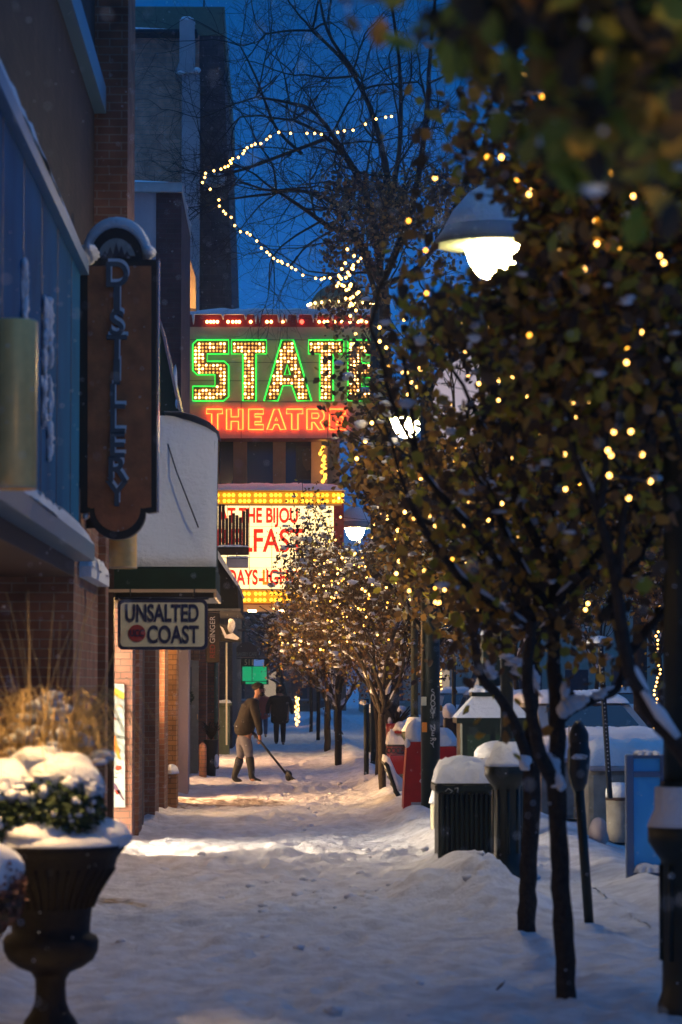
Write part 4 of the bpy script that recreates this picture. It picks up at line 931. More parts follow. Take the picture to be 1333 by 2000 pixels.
part('tier', 'dark_red', tbx, lambda b: (b.box(X(771, 45), X(800, 45), 44.9, 45.5, Z(1432, 45), Z(1427, 45)),))
part('table_top', 'black_metal', tbx, lambda b: b.box(X(757, 45), X(800, 45), 44.85, 45.7, Z(1458, 45), Z(1454, 45)))
part('scrollwork', 'black_metal', tbx, lambda b: [b.tube([at(760 + 9 * k + 4 * math.cos(a * .7), 1466 + 5 * math.sin(a * .7), 44.9) for a in range(10)], .012, 5, closed=False) for k in range(5)])
part('side_panel', 'dark_red', tbx, lambda b: b.box(X(762, 45), X(797, 45), 44.9, 45.6, .1, Z(1476, 45)))
part('snow_cap', SNOW, tbx, lambda b: (b.blob((X(785, 45), 45.2, Z(1428, 45)), (.14, .3, .15), 3, .15, zmin=0), b.cushion(X(757, 45), X(800, 45), 44.85, 45.7, Z(1454, 45), .18, 5)))
fl = thing('planter', (X(775, 50), 50, 0), 'dark planter with dead plants and snow between the trunk and the green pole', 'planter')
part('pot', 'dark_red', fl, lambda b: b.lathe((X(775, 50), 50, 0), [(.12, 0), (.17, .4), (.19, .9), (.19, 1.0)], 14))
part('plant', 'bark_dark', fl, lambda b: [b.tube([(X(775, 50), 50, 1.0), (X(775, 50) + random.Random(k).uniform(-.25, .25), 50 + random.Random(k + 9).uniform(-.2, .2), 1.0 + random.Random(k + 5).uniform(.1, .32))], [.02, .012], 5) for k in range(24)])
part('snow_cap', SNOW, fl, lambda b: (b.blob((X(784, 50), 49.9, Z(1385, 50)), (.07, .06, .06), 3, .35), b.blob((X(762, 50), 50, Z(1410, 50)), (.04, .06, .08), 6, .35)))
ct = thing('bistro_table', (X(970, 28.2), 28.2, 0), 'round bistro table under a domed snow cushion on a thin red stem', 'table')
part('table_top', 'black_metal', ct, lambda b: b.lathe((X(972, 28.2), 28.2, Z(1480, 28.2) - .02), [(.24, 0), (.25, .01), (.24, .02)], 24))
part('stem', 'dark_red', ct, lambda b: b.tube([(X(941, 28.2), 28.2, 0), (X(941, 28.2), 28.2, Z(1482, 28.2))], .018, 8))
part('snow_cap', SNOW, ct, lambda b: b.blob((X(972, 28.2), 28.2, Z(1480, 28.2)), (.24, .24, .17), 9, .05, zmin=0))
rp = thing('shrouded_post', (X(878, 50), 50, 0), 'dark post with a round snow ball on top right of the scratched pole', 'post')
part('post', 'black_metal', rp, lambda b: b.box(X(868, 50), X(892, 50), 50, 50.3, 0, Z(1402, 50), .02))
part('snow_cap', SNOW, rp, lambda b: b.blob((X(878, 50), 50.1, Z(1390, 50)), (.12, .15, .15), 2, .1))

# parking meter, leaning
YK = 20.0
pk = thing('parking_meter', at(1153, 1812, YK), 'black parking meter on a leaning green post', 'parking meter')
part('post', 'green_metal', pk, lambda b: b.tube([at(1153, 1830, YK), at(1129, 1500, YK)], .034, 12))
def f(b):
    ax = [at(1131, 1545, YK), at(1130, 1530, YK), at(1130, 1500, YK), at(1131, 1465, YK), at(1132, 1458, YK), at(1131, 1436, YK), at(1130, 1420, YK), at(1130, 1408, YK)]
    b.tube(ax, [.035, .062, .078, .080, .066, .070, .050, .022], 12)
part('head', 'black_metal', pk, f)
part('dome', 'black_metal', pk, lambda b: b.blob(at(1132, 1440, YK - .02), (.066, .05, .085), 1, .02))
part('coin_plate', 'grey_pale', pk, lambda b: b.box(X(1120, YK), X(1142, YK), YK - .087, YK - .078, Z(1483, YK), Z(1475, YK)))
part('snow_cap', SNOW, pk, lambda b: (b.blob(at(1131, 1478, YK - .075), (.05, .015, .02), 3, .3),))
wire = thing('cord', at(1115, 1530, 19.5), 'thin pale cord hanging beside the parking meter from the trunk', 'cord')
part('strand', 'dry_grass', wire, lambda b: b.tube([at(x, y, 19.5) for x, y in ((1112, 1418), (1111, 1440), (1112, 1480), (1111, 1510), (1117, 1535), (1123, 1550), (1122, 1600))], .005, 5))
# u-channel sign post with sign seen edge on
YQ = 30.0
sp_ = thing('sign_post', at(1182, 1450, YQ), 'leaning perforated steel sign post with snow on the sign edge', 'sign post')
part('post', 'black_metal', sp_, lambda b: b.tube([at(1192, 1560, YQ), at(1172, 1245, YQ)], .032, 4, sm=False))
part('punched_hole', 'grey_pale', sp_, lambda b: [b.box(p.x - .006, p.x + .006, YQ - .04, YQ - .034, p.z - .006, p.z + .006) for p in [at(1172 + (1192 - 1172) * k / 40, 1250 + (1560 - 1250) * k / 40, YQ) for k in range(34)]])
part('sign_plate', 'black_metal', sp_, lambda b: b.box(X(1152, YQ), X(1194, YQ), YQ - .02, YQ + .28, Z(1262, YQ), Z(1256, YQ)))
part('snow_cap', SNOW, sp_, lambda b: b.blob((X(1173, YQ), YQ + .1, Z(1256, YQ)), (.12, .2, .08), 4, .15, zmin=0))
# blue framed display
YF = 23.6
bf = thing('sandwich_board', (X(1265, YF), YF, 0), 'blue-grey framed display board with a pale blue panel and snow ledges', 'sign')
xa, xb = X(1222, YF), X(1305, YF); z0, z1 = Z(1722, YF), Z(1474, YF)
part('frame', 'frame_blue', bf, lambda b: (b.box(xa, xa + .065, YF, YF + .08, z0 - .02, z1, .01), b.box(xb - .065, xb, YF, YF + .08, z0 - .02, z1, .01), b.box(xa + .066, xb - .066, YF + .01, YF + .07, Z(1518, YF), Z(1508, YF)), b.box(xa + .066, xb - .066, YF + .01, YF + .07, Z(1714, YF), Z(1706, YF)), b.box(xa + .066, xb - .066, YF + .01, YF + .07, Z(1482, YF), Z(1475, YF))))
part('panel', 'panel_blue', bf, lambda b: b.box(xa + .066, xb - .066, YF + .03, YF + .05, Z(1705.5, YF), Z(1518.5, YF)))
part('header', 'panel_blue', bf, lambda b: b.box(xa + .066, xb - .066, YF + .03, YF + .05, Z(1507.5, YF), Z(1482.5, YF)))
part('snow_cap', SNOW, bf, lambda b: (b.cushion(xa + .07, xb - .07, YF - .03, YF + .08, Z(1705, YF), .06, 4), b.cushion(xa + .07, xb - .07, YF - .02, YF + .08, Z(1475, YF), .03, 4)))
# snowed planters by the parking bays
for nm, pa, pb_, py0, py1, Y, lab in (('concrete_planter', 1150, 1330, 1496, 1640, 32, 'beige concrete planter with a long snow dome behind the blue board'), ('concrete_planter', 1050, 1215, 1481, 1600, 37, 'farther beige concrete planter with a flat snow top behind the parking meter')):
    t = thing(nm, (X(pa, Y), Y, 0), lab, 'planter', 'concrete planters by the parking bays')
    part('box', 'concrete', t, lambda b: (b.box(X(pa, Y), X(pb_, Y), Y, Y + 1.2, -.05, Z(py0, Y) - .06, .05)))
    part('rim', 'wall_grey', t, lambda b: b.box(X(pa - 2, Y), X(pb_ + 2, Y), Y - .05, Y + 1.25, Z(py0, Y) - .059, Z(py0, Y), .02))
    part('snow_cap', SNOW, t, lambda b: b.cushion(X(pa, Y) - .02, X(pb_, Y) + .02, Y - .04, Y + 1.24, Z(py0, Y), .27, 6, n=20, amp=.10))
t = thing('snowed_drum', (X(1170, 31), 31, 0), 'round grey drum half buried in snow before the beige planter', 'drum')
part('body', 'wall_grey', t, lambda b: b.blob((X(1168, 31), 31, .08), (.11, .12, .17), 2, .05))
t = thing('salt_box', (X(1210, 30.5), 30.5, 0), 'small beige bin with a dark lid and thick square snow cap', 'bin')
part('body', 'concrete', t, lambda b: b.lathe((X(1209, 30.5), 30.6, .0), [(.09, 0), (.125, .12), (.135, .45)], 20))
part('lid', 'dark_wood', t, lambda b: b.lathe((X(1209, 30.5), 30.6, .451), [(.14, 0), (.14, .03)], 20))
part('snow_cap', SNOW, t, lambda b: b.lathe((X(1209, 30.5), 30.6, .482), [(.135, 0), (.14, .06), (.12, .13), (.07, .155), (.01, .16)], 20))

# ------------------------------------------------------------------ cars
def car(x, y, label, m, rz=0.0, snow=True, L=4.5, W=1.8, H=1.45):
    t = thing('parked_car', (x, y, -.02), label, 'car', 'parked cars')
    t0 = thing('tmp', (0, 0, 0), 'x', 'x')
    prof = [(-L / 2, .25), (-L / 2 - .02, .55), (-L / 2 + .1, .85), (-L / 2 + 1.05, .98), (-L / 2 + 1.75, H - .05), (-L / 2 + 2.4, H), (L / 2 - 1.1, H - .03), (L / 2 - .35, 1.0), (L / 2 - .03, .92), (L / 2, .5), (L / 2 - .02, .25)]
    def shell(b, pr, w, sc=1):
        vs = []; n = len(pr)
        for k, ww in ((-1, 0), (-1, 1), (1, 1), (1, 0)):
            for p in pr:
                inset = .16 * max(0, (p[1] - .9) / .5) + (.07 if ww == 0 else 0)
                vs.append((k * (w / 2 - inset + (0.07 if ww == 0 else 0) * 1.0), p[0] * (1 if ww == 1 else .985), p[1]))
        b.add(vs, [tuple(range(n - 1, -1, -1)), tuple(range(3 * n, 4 * n))] + [(r * n + i, r * n + (i + 1) % n, r * n + n + (i + 1) % n, r * n + n + i) for r in range(3) for i in range(n)], False)
    part('body', m, t0, lambda b: shell(b, prof, W)).parent = t
    def glass(b, k):
        hw = W / 2 - .12
        if k == 0: q = [(-hw + .05, -L / 2 + 1.12, 1.0), (hw - .05, -L / 2 + 1.12, 1.0), (hw - .18, -L / 2 + 1.72, H - .09), (-hw + .18, -L / 2 + 1.72, H - .09)]; o = Vector((0, -.03, .03))
        elif k == 1: q = [(hw - .05, L / 2 - .40, 1.02), (-hw + .05, L / 2 - .40, 1.02), (-hw + .18, L / 2 - 1.05, H - .09), (hw - .18, L / 2 - 1.05, H - .09)]; o = Vector((0, .03, .03))
        b.add([Vector(v) + o for v in q] + [Vector(v) + o * .2 for v in q], [(0, 1, 2, 3), (7, 6, 5, 4), (0, 4, 5, 1), (1, 5, 6, 2), (2, 6, 7, 3), (3, 7, 4, 0)])
    part('windscreen', 'glass_dark', t0, lambda b: glass(b, 0)).parent = t
    part('rear_window', 'glass_dark', t0, lambda b: glass(b, 1)).parent = t
    for sx in (-1, 1):
        part('side_window', 'glass_dark', t0, lambda b: b.add([(sx * (W / 2 - .03), -L / 2 + 1.4, 1.0), (sx * (W / 2 - .03), L / 2 - .7, 1.0), (sx * (W / 2 - .135), L / 2 - 1.2, H - .1), (sx * (W / 2 - .135), -L / 2 + 1.85, H - .1)], [(0, 1, 2, 3) if sx > 0 else (3, 2, 1, 0)])).parent = t
        part('headlight', 'grey_pale', t0, lambda b: b.box(sx * W * .30 - .16, sx * W * .30 + .16, -L / 2 - .03, -L / 2 + .08, .60, .74, .02)).parent = t
        for yy in (-L / 2 + .85, L / 2 - .85):
            wh = part('wheel', 'rubber', t0, lambda b: b.add([(sx * (W / 2 - (.02 if k else .22)), yy + .32 * math.cos(a * .4), .32 + .32 * math.sin(a * .4)) for k in (0, 1) for a in range(16)], [tuple(range(16)), tuple(range(31, 15, -1))] + [(i, 16 + i, 16 + (i + 1) % 16, (i + 1) % 16) for i in range(16)])); wh.parent = t
    part('grille', 'black_metal', t0, lambda b: b.box(-.4, .4, -L / 2 - .035, -L / 2, .55, .72)).parent = t
    part('bumper', 'black_metal', t0, lambda b: b.box(-W / 2 + .05, W / 2 - .05, -L / 2 - .05, -L / 2 - .0, .30, .46, .02)).parent = t
    part('rear_bumper', m, t0, lambda b: b.box(-W / 2 + .05, W / 2 - .05, L / 2 - .02, L / 2 + .05, .32, .52, .02)).parent = t
    if snow:
        part('snow_cap', SNOW, t0, lambda b: (b.cushion(-W / 2 + .15, W / 2 - .15, -L / 2 + 1.7, L / 2 - .95, H - .03, .18, 3, amp=.1), b.cushion(-W / 2 + .06, W / 2 - .06, -L / 2 + .05, -L / 2 + 1.25, .86, .20, 4, amp=.1), b.cushion(-W / 2 + .08, W / 2 - .08, L / 2 - .7, L / 2 - .02, .90, .18, 7, amp=.1))).parent = t
    bpy.data.objects.remove(t0)
    t.rotation_euler.z = rz
    return t
car(X(1207, 92), 92, 'reddish car facing the camera beyond the leaning sign post', 'car_red', 0.0)
car(X(1035, 48), 48, 'parked car heaped with blue-white snow behind the twin tree trunks', 'car_dark', 0.05)
car(X(1120, 44), 44, 'dark parked car with snowy windscreen just left of the perforated post', 'car_silver', .2)
car(X(905, 88), 88, 'pale blue snowed car far off right of the scratched pole', 'car_silver', 0)
car(X(965, 76), 76, 'distant parked car under snow behind the clock cabinet', 'car_dark', 0)

# ------------------------------------------------------------------ buildings across the road and at the end
def blk(label, x0, x1, y0, y1, h, m, wins, face='x', seed=0, name='building', lit=.5):
    t = thing(name, (x0, y0, -.1), label, 'building', 'buildings beyond the trees'); rr = random.Random(seed)
    part('wall', m, t, lambda b: b.box(x0, x1, y0, y1, -.2, h))
    part('cornice', 'grey_pale', t, lambda b: b.box(x0 - .2, x1 + .2, y0 - .2, y1 + .2, h + .001, h + .25))
    part('snow_cap', SNOW, t, lambda b: b.cushion(x0 - .2, x1 + .2, y0 - .2, y1 + .2, h + .25, .2, seed))
    nz = int((h - 1) / 3.3)
    for k in range(nz):
        n = wins
        for i in range(n):
            mm = 'window_lit' if (k == 0 and rr.random() < lit) or rr.random() < lit * .2 else 'glass_dark'
            z = .7 + k * 3.4
            if face == 'x':
                a = y0 + (y1 - y0) * (i + .25) / n; c = y0 + (y1 - y0) * (i + .75) / n
                wdw = part('window', 'grey_pale', t, lambda b: b.box(x0 - .06, x0 - .002, a - .1, c + .1, z - .12, z - .02)); part('pane', mm, wdw, lambda b: b.box(x0 - .03, x0 - .004, a, c, z, z + 1.8))
            else:
                a = x0 + (x1 - x0) * (i + .25) / n; c = x0 + (x1 - x0) * (i + .75) / n
                wdw = part('window', 'grey_pale', t, lambda b: b.box(a - .1, c + .1, y0 - .06, y0 - .002, z - .12, z - .02)); part('pane', mm, wdw, lambda b: b.box(a, c, y0 - .03, y0 - .004, z, z + 1.8))
    return t
blk('dark brick block across the road seen behind the street clock', 17, 30, 70, 118, 9, 'brick_dark', 7, 'x', 1)
blk('pale storefront block closing the cross street on the right', 5.2, 24, 165, 185, 7.5, 'tan_paint', 7, 'y', 2)
blk('dark storefront at the far end of the pavement', -8, 4.5, 190, 205, 10, 'brick_dark', 6, 'y', 3, lit=.12)
blk('dark brick shop row beyond the theatre', -12, -2.3, 96, 118, 7.5, 'brick_dark', 4, 'y', 4)
blk('far brick shop row past the lit green sign', -12, -2.1, 119, 150, 8, 'brick_maroon', 4, 'y', 5)

# small shop details on the left past the door
pp = thing('shop_planter', (X(413, 52), 52, 0), 'tall black planter with bare twigs beside the brick pilaster', 'planter')
part('pot', 'black_metal', pp, lambda b: b.lathe((X(413, 52), 52, -.02), [(.08, 0), (.10, .3), (.14, .68), (.15, .70)], 16))
part('twigs', 'bark', pp, lambda b: [b.tube([(X(413, 52), 52, .68), (X(413, 52) + random.Random(k).uniform(-.1, .1), 52, .80), (X(413, 52) + random.Random(k * 3).uniform(-.19, .19), 52 + random.Random(k * 7).uniform(-.1, .1), .72 + random.Random(k * 5).uniform(.1, .3))], .008, 4) for k in range(46)])
part('snow_cap', SNOW, pp, lambda b: b.blob((X(424, 51.8), 51.8, .30), (.045, .1, .12), 2, .2))
gp = thing('green_pier', (X(437, 68), 68, 0), 'pale green shopfront pier with a snow-capped top left of the shovelling man', 'pier')
part('shaft', 'green_paint', gp, lambda b: b.box(X(424, 68), X(449, 68), 68, 68.5, -.1, Z(1378, 68), .02))
part('cap', 'green_paint', gp, lambda b: b.box(X(421, 68), X(452, 68), 67.9, 68.6, Z(1378, 68), Z(1373, 68)))
part('snow_cap', SNOW, gp, lambda b: b.cushion(X(421, 68), X(452, 68), 67.9, 68.6, Z(1373, 68), .06, 4))
tl = thing('tube_light', (X(443, 67), 67, 1), 'thin vertical warm light line on the shopfront left of the shovelling man', 'light')
part('tube', 'window_lit', tl, lambda b: b.tube([at(443, 1455, 67), at(443, 1255, 67)], .022, 6))
hl = thing('awning', (X(450, 66), 66.5, 2.4), 'small snow-covered awnings in blue light above the green pier', 'awning')
part('canopy', 'black_fabric', hl, lambda b: b.prism([P(425, 1215, 66), P(436, 1222, 66), P(470, 1248, 66), P(470, 1252, 66), P(425, 1252, 66)], 66, 67.5))
part('snow_cap', SNOW, hl, lambda b: (b.prism([P(430, 1222, 66), P(436, 1226, 66), P(443, 1240, 66), P(455, 1236, 66), P(468, 1246, 66), P(464, 1250, 66), P(440, 1246, 66)], 65.95, 66.3), b.blob(at(452, 1222, 66), (.08, .2, .16), 3, .3)))

# ------------------------------------------------------------------ foreground urns
YUR = 14.05
ux = X(103, YUR)
un = thing('urn_planter', (ux, YUR, 0), 'large dark iron urn with snowed boxwood balls and dried grasses', 'planter')
s = S_(YUR)
prof = [(2012, 62), (2000, 56), (1985, 50), (1968, 38), (1950, 31), (1925, 29), (1905, 30), (1892, 38), (1882, 62), (1868, 82), (1850, 91), (1832, 93), (1822, 88), (1816, 76), (1800, 76), (1780, 78), (1765, 80), (1745, 88), (1715, 106), (1692, 122), (1672, 128), (1664, 134), (1654, 143), (1646, 144), (1640, 138), (1648, 118)]
part('bowl', 'iron', un, lambda b: b.lathe((ux, YUR, 0), [(r / s, 1.7 + (1335 - y) / s) for y, r in prof], 48))
zb = 1.7 + (1335 - 1650) / s
def f(b):
    for k in range(36):
        a = 2 * math.pi * k / 36; b.tube([(ux + r / s * math.cos(a), YUR + r / s * math.sin(a), 1.7 + (1335 - y) / s) for y, r in ((1690, 123), (1715, 107), (1745, 89), (1766, 81))], .009, 5)
part('fluting', 'iron', un, f)
def f(b):
    b.lathe((ux, YUR, zb), [(.35, -.01), (.365, .012), (.34, .05), (.25, .085), (.1, .10), (.02, .10)], 40)
    b.blob((ux + .26, YUR - .05, zb + .05), (.13, .14, .09), 5, .15)
    b.blob((ux - .05, YUR - .22, zb + .06), (.16, .12, .07), 9, .15)
part('rim_snow', SNOW, un, f)
def leafy(name, parent, balls, n, size, m, seed):
    rr = random.Random(seed); b = MB()
    for c, r in balls:
        b.blob(c, (r * .72, r * .72, r * .72), seed, .1)
        for k in range(n):
            d = Vector((rr.gauss(0, 1), rr.gauss(0, 1), rr.gauss(0, 1))).normalized(); p = Vector(c) + d * r * rr.uniform(.75, 1.03)
            a = Vector((rr.gauss(0, 1), rr.gauss(0, 1), rr.gauss(0, 1))).normalized(); u = (d + a * .8).normalized() * size; v = u.cross(a).normalized() * size * .4
            b.add([p - v * .2, p + u * .5 + v, p + u, p + u * .5 - v], [(0, 1, 2, 3)])
    return b.build(name, m, parent)
sA = (ux + .05, YUR - .10, zb + .18); sB = (ux - .25, YUR - .10, zb + .15)
leafy('boxwood', un, [(sA, .205), (sB, .20)], 2200, .030, 'shrub_green', 3)
def f(b):
    for c, k in ((sA, 11), (sB, 12)):
        b.blob((c[0] + .01, c[1] + .05, c[2] + .15), (.195, .19, .13), k, .14, 30, 18)
    b.blob((sA[0] - .12, sA[1] + .09, sA[2] + .21), (.17, .14, .10), 13, .16, 24, 14)
    rq = random.Random(4)
    for k in range(70):
        c = sA if k % 2 else sB; a = rq.uniform(0, 6.28); e_ = rq.uniform(.25, 1.2); q = .20
        b.blob((c[0] + q * math.cos(a) * math.cos(e_), c[1] - abs(q * math.sin(a) * math.cos(e_)) + .02, c[2] + .03 + q * math.sin(e_)), (rq.uniform(.02, .05), rq.uniform(.02, .05), rq.uniform(.015, .035)), k, .3, 10, 7)
    rr = random.Random(2)
    for k in range(45):
        a = rr.uniform(0, 6.28); c = sA if k % 2 else sB; q = rr.uniform(.15, .205)
        b.blob((c[0] + q * math.cos(a) , c[1] - abs(q * math.sin(a)), c[2] + rr.uniform(-.05, .08)), (rr.uniform(.006, .022),) * 2 + (rr.uniform(.006, .02),), k, .2, 8, 5)
part('shrub_snow', SNOW, un, f)
gr = MB(); rr = random.Random(6)
for k in range(400):
    a = rr.uniform(0, 6.28); h = rr.uniform(.6, 1.25); o = rr.uniform(.08, .42) if k > 16 else rr.uniform(.05, .3)
    if k <= 16: h = rr.uniform(.95, 1.35)
    c = Vector((ux - .02 + rr.uniform(-.14, .14), YUR + .14 + rr.uniform(-.1, .1), zb + .12)); dx, dy = math.cos(a), math.sin(a) * .6
    pts = []
    for j in range(7):
        t = j / 6; pts.append(c + Vector((dx * o * t ** 1.3 * 1.2, dy * o * t ** 1.3, h * (1.15 * t - (.78 if k > 16 else .25) * t * t * t))))
    gr.tube(pts, [.0035, .0035, .003, .003, .0025, .002, .001], 4, caps=False)
gr.build('dried_grass', 'dry_grass', un)
gs2 = MB()
for k in range(90):
    a = rr.uniform(0, 6.28); q = abs(rr.gauss(0, .13)); h = .74 - q * 1.2 + rr.uniform(-.12, .03)
    gs2.blob((ux - .03 + q * math.cos(a) * 1.1, YUR + .12 + q * math.sin(a) * .5, zb + h), (rr.uniform(.02, .065), rr.uniform(.02, .05), rr.uniform(.014, .04)), k, .35, 9, 6)
gs2.build('grass_snow', SNOW, un)
u2 = thing('low_planter', (X(-42, 13.2), 13.2, 0), 'second planter cut by the left edge with a rounded snow heap on reddish stems', 'planter')
c2 = (X(-42, 13.2), 13.2)
part('pot', 'iron', u2, lambda b: b.lathe((c2[0], c2[1], 0), [(.10, -.05), (.06, .12), (.055, .50), (.12, .58), (.20, .66), (.225, .72)], 28))
leafy('foliage', u2, [((c2[0], c2[1], .74), .215)], 1300, .03, 'stem_brown', 8)
part('snow_cap', SNOW, u2, lambda b: b.blob((c2[0] + .0, c2[1], .84), (.20, .20, .15), 3, .12, 28, 16))
# a dry leaf on the snow
lf = thing('fallen_leaf', at(978, 1952, 15.2), 'single curled brown leaf lying on the foreground snow', 'leaf')
p = at(978, 1955, 15.3); p.z = .07
part('blade', 'dark_wood', lf, lambda b: b.add([(p.x - .025, p.y, p.z), (p.x, p.y - .02, p.z + .03), (p.x + .03, p.y, p.z + .05), (p.x + .01, p.y + .03, p.z + .01), (p.x - .02, p.y + .01, p.z - .01)], [(0, 1, 2, 3, 4)]))
# ------------------------------------------------------------------ trees
def leaf_mesh(name, pts, tones, size, parent, seed=0):
    """many folded leaves in one mesh; each leaf 6 vertices, 2 quads"""
    rg = np.random.RandomState(seed); n = len(pts); P0 = np.array([(p.x, p.y, p.z) for p in pts]) if n and isinstance(pts[0], Vector) else np.asarray(pts)
    u = rg.randn(n, 3); u[:, 2] -= .5; u /= np.linalg.norm(u, axis=1)[:, None]
    a = rg.randn(n, 3); v = np.cross(u, a); v /= np.linalg.norm(v, axis=1)[:, None]; w_ = np.cross(u, v)
    L = (size * rg.uniform(.6, 1.25, n))[:, None]; W = L * rg.uniform(.28, .42, n)[:, None]
    curl = rg.uniform(.05, .35, n)[:, None] * L
    tw = rg.uniform(-.25, .25, n)[:, None] * L; V = np.stack([P0, P0 + u * L * .25 + v * W * .8 + w_ * curl * .7, P0 + u * L * .25 - v * W * .8 + w_ * (curl * .7), P0 + u * L * .3, P0 + u * L * .68 + v * W + w_ * (curl * 1.2 + tw), P0 + u * L * .68 - v * W + w_ * (curl * 1.1 - tw), P0 + u * L * .7 + w_ * tw * .3, P0 + u * L * 1.02 + w_ * curl * 1.6], 1)
    o0 = ORG[parent.name]; V -= np.array([o0.x, o0.y, o0.z])
    base = np.arange(n)[:, None] * 8
    F_ = np.concatenate([base + np.array([[0, 1, 4, 3]]), base + np.array([[0, 3, 5, 2]]), base + np.array([[3, 4, 7, 6]]), base + np.array([[3, 6, 7, 5]])], 1).reshape(-1, 4)
    me = bpy.data.meshes.new(name); me.vertices.add(n * 8); me.vertices.foreach_set('co', V.reshape(-1))
    me.loops.add(F_.size); me.loops.foreach_set('vertex_index', F_.ravel().astype(np.int32)); me.polygons.add(len(F_)); me.polygons.foreach_set('loop_start', np.arange(0, F_.size, 4, dtype=np.int32))
    me.polygons.foreach_set('use_smooth', np.ones(len(F_), bool)); me.update(calc_edges=True)
    at_ = me.attributes.new('tone', 'FLOAT', 'POINT'); at_.data.foreach_set('value', np.repeat(tones, 8).astype(np.float32))
    me.materials.append(MATS['leaf']); o = bpy.data.objects.new(name, me); COL.objects.link(o); o.parent = parent; return o
def prj(p):
    d = CM.transposed() @ (p - CAM); return (666.5 + F * d.x / -d.z, 1000 - F * d.y / -d.z)
HR = random.Random(99)
def crown_shape(left, soft=25, hole=True):
    """outline of a crown on its street side: list of (height row, leftmost column) at the tree's own distance"""
    def k(p):
        x, y = prj(p)
        for (y0, x0), (y1, x1) in zip(left, left[1:]):
            if y0 <= y <= y1:
                if x < x0 + (x1 - x0) * (y - y0) / (y1 - y0) + HR.gauss(0, soft): return False
                break
        if ((x - 795) / 50) ** 2 + ((y - 832) / 36) ** 2 < HR.uniform(0, 1.3): return False
        if ((x - 694) / 46) ** 2 + ((y - 1025) / 52) ** 2 < HR.uniform(.4, 1.1): return False
        if ((x - 900) / 60) ** 2 + ((y - 740) / 60) ** 2 < HR.uniform(0, 1.6): return False
        if hole and ((x - 935) / 98) ** 2 + ((y - 462) / 88) ** 2 < HR.uniform(.7, 1.15): return False
        return True
    return k
NEAR = crown_shape([(-900, 560), (0, 590), (120, 620), (170, 720), (400, 780), (600, 780), (700, 740), (900, 720), (1000, 800), (1300, 850), (1500, 980)], 35)
MID = crown_shape([(-900, 700), (0, 720), (300, 760), (380, 650), (470, 630), (540, 690), (640, 640), (900, 630), (1000, 690), (1100, 740), (1300, 760)], 25)
LOW = crown_shape([(-900, 700), (400, 700), (560, 660), (620, 610), (900, 610), (1000, 540), (1300, 520), (1500, 500)], 18, False)
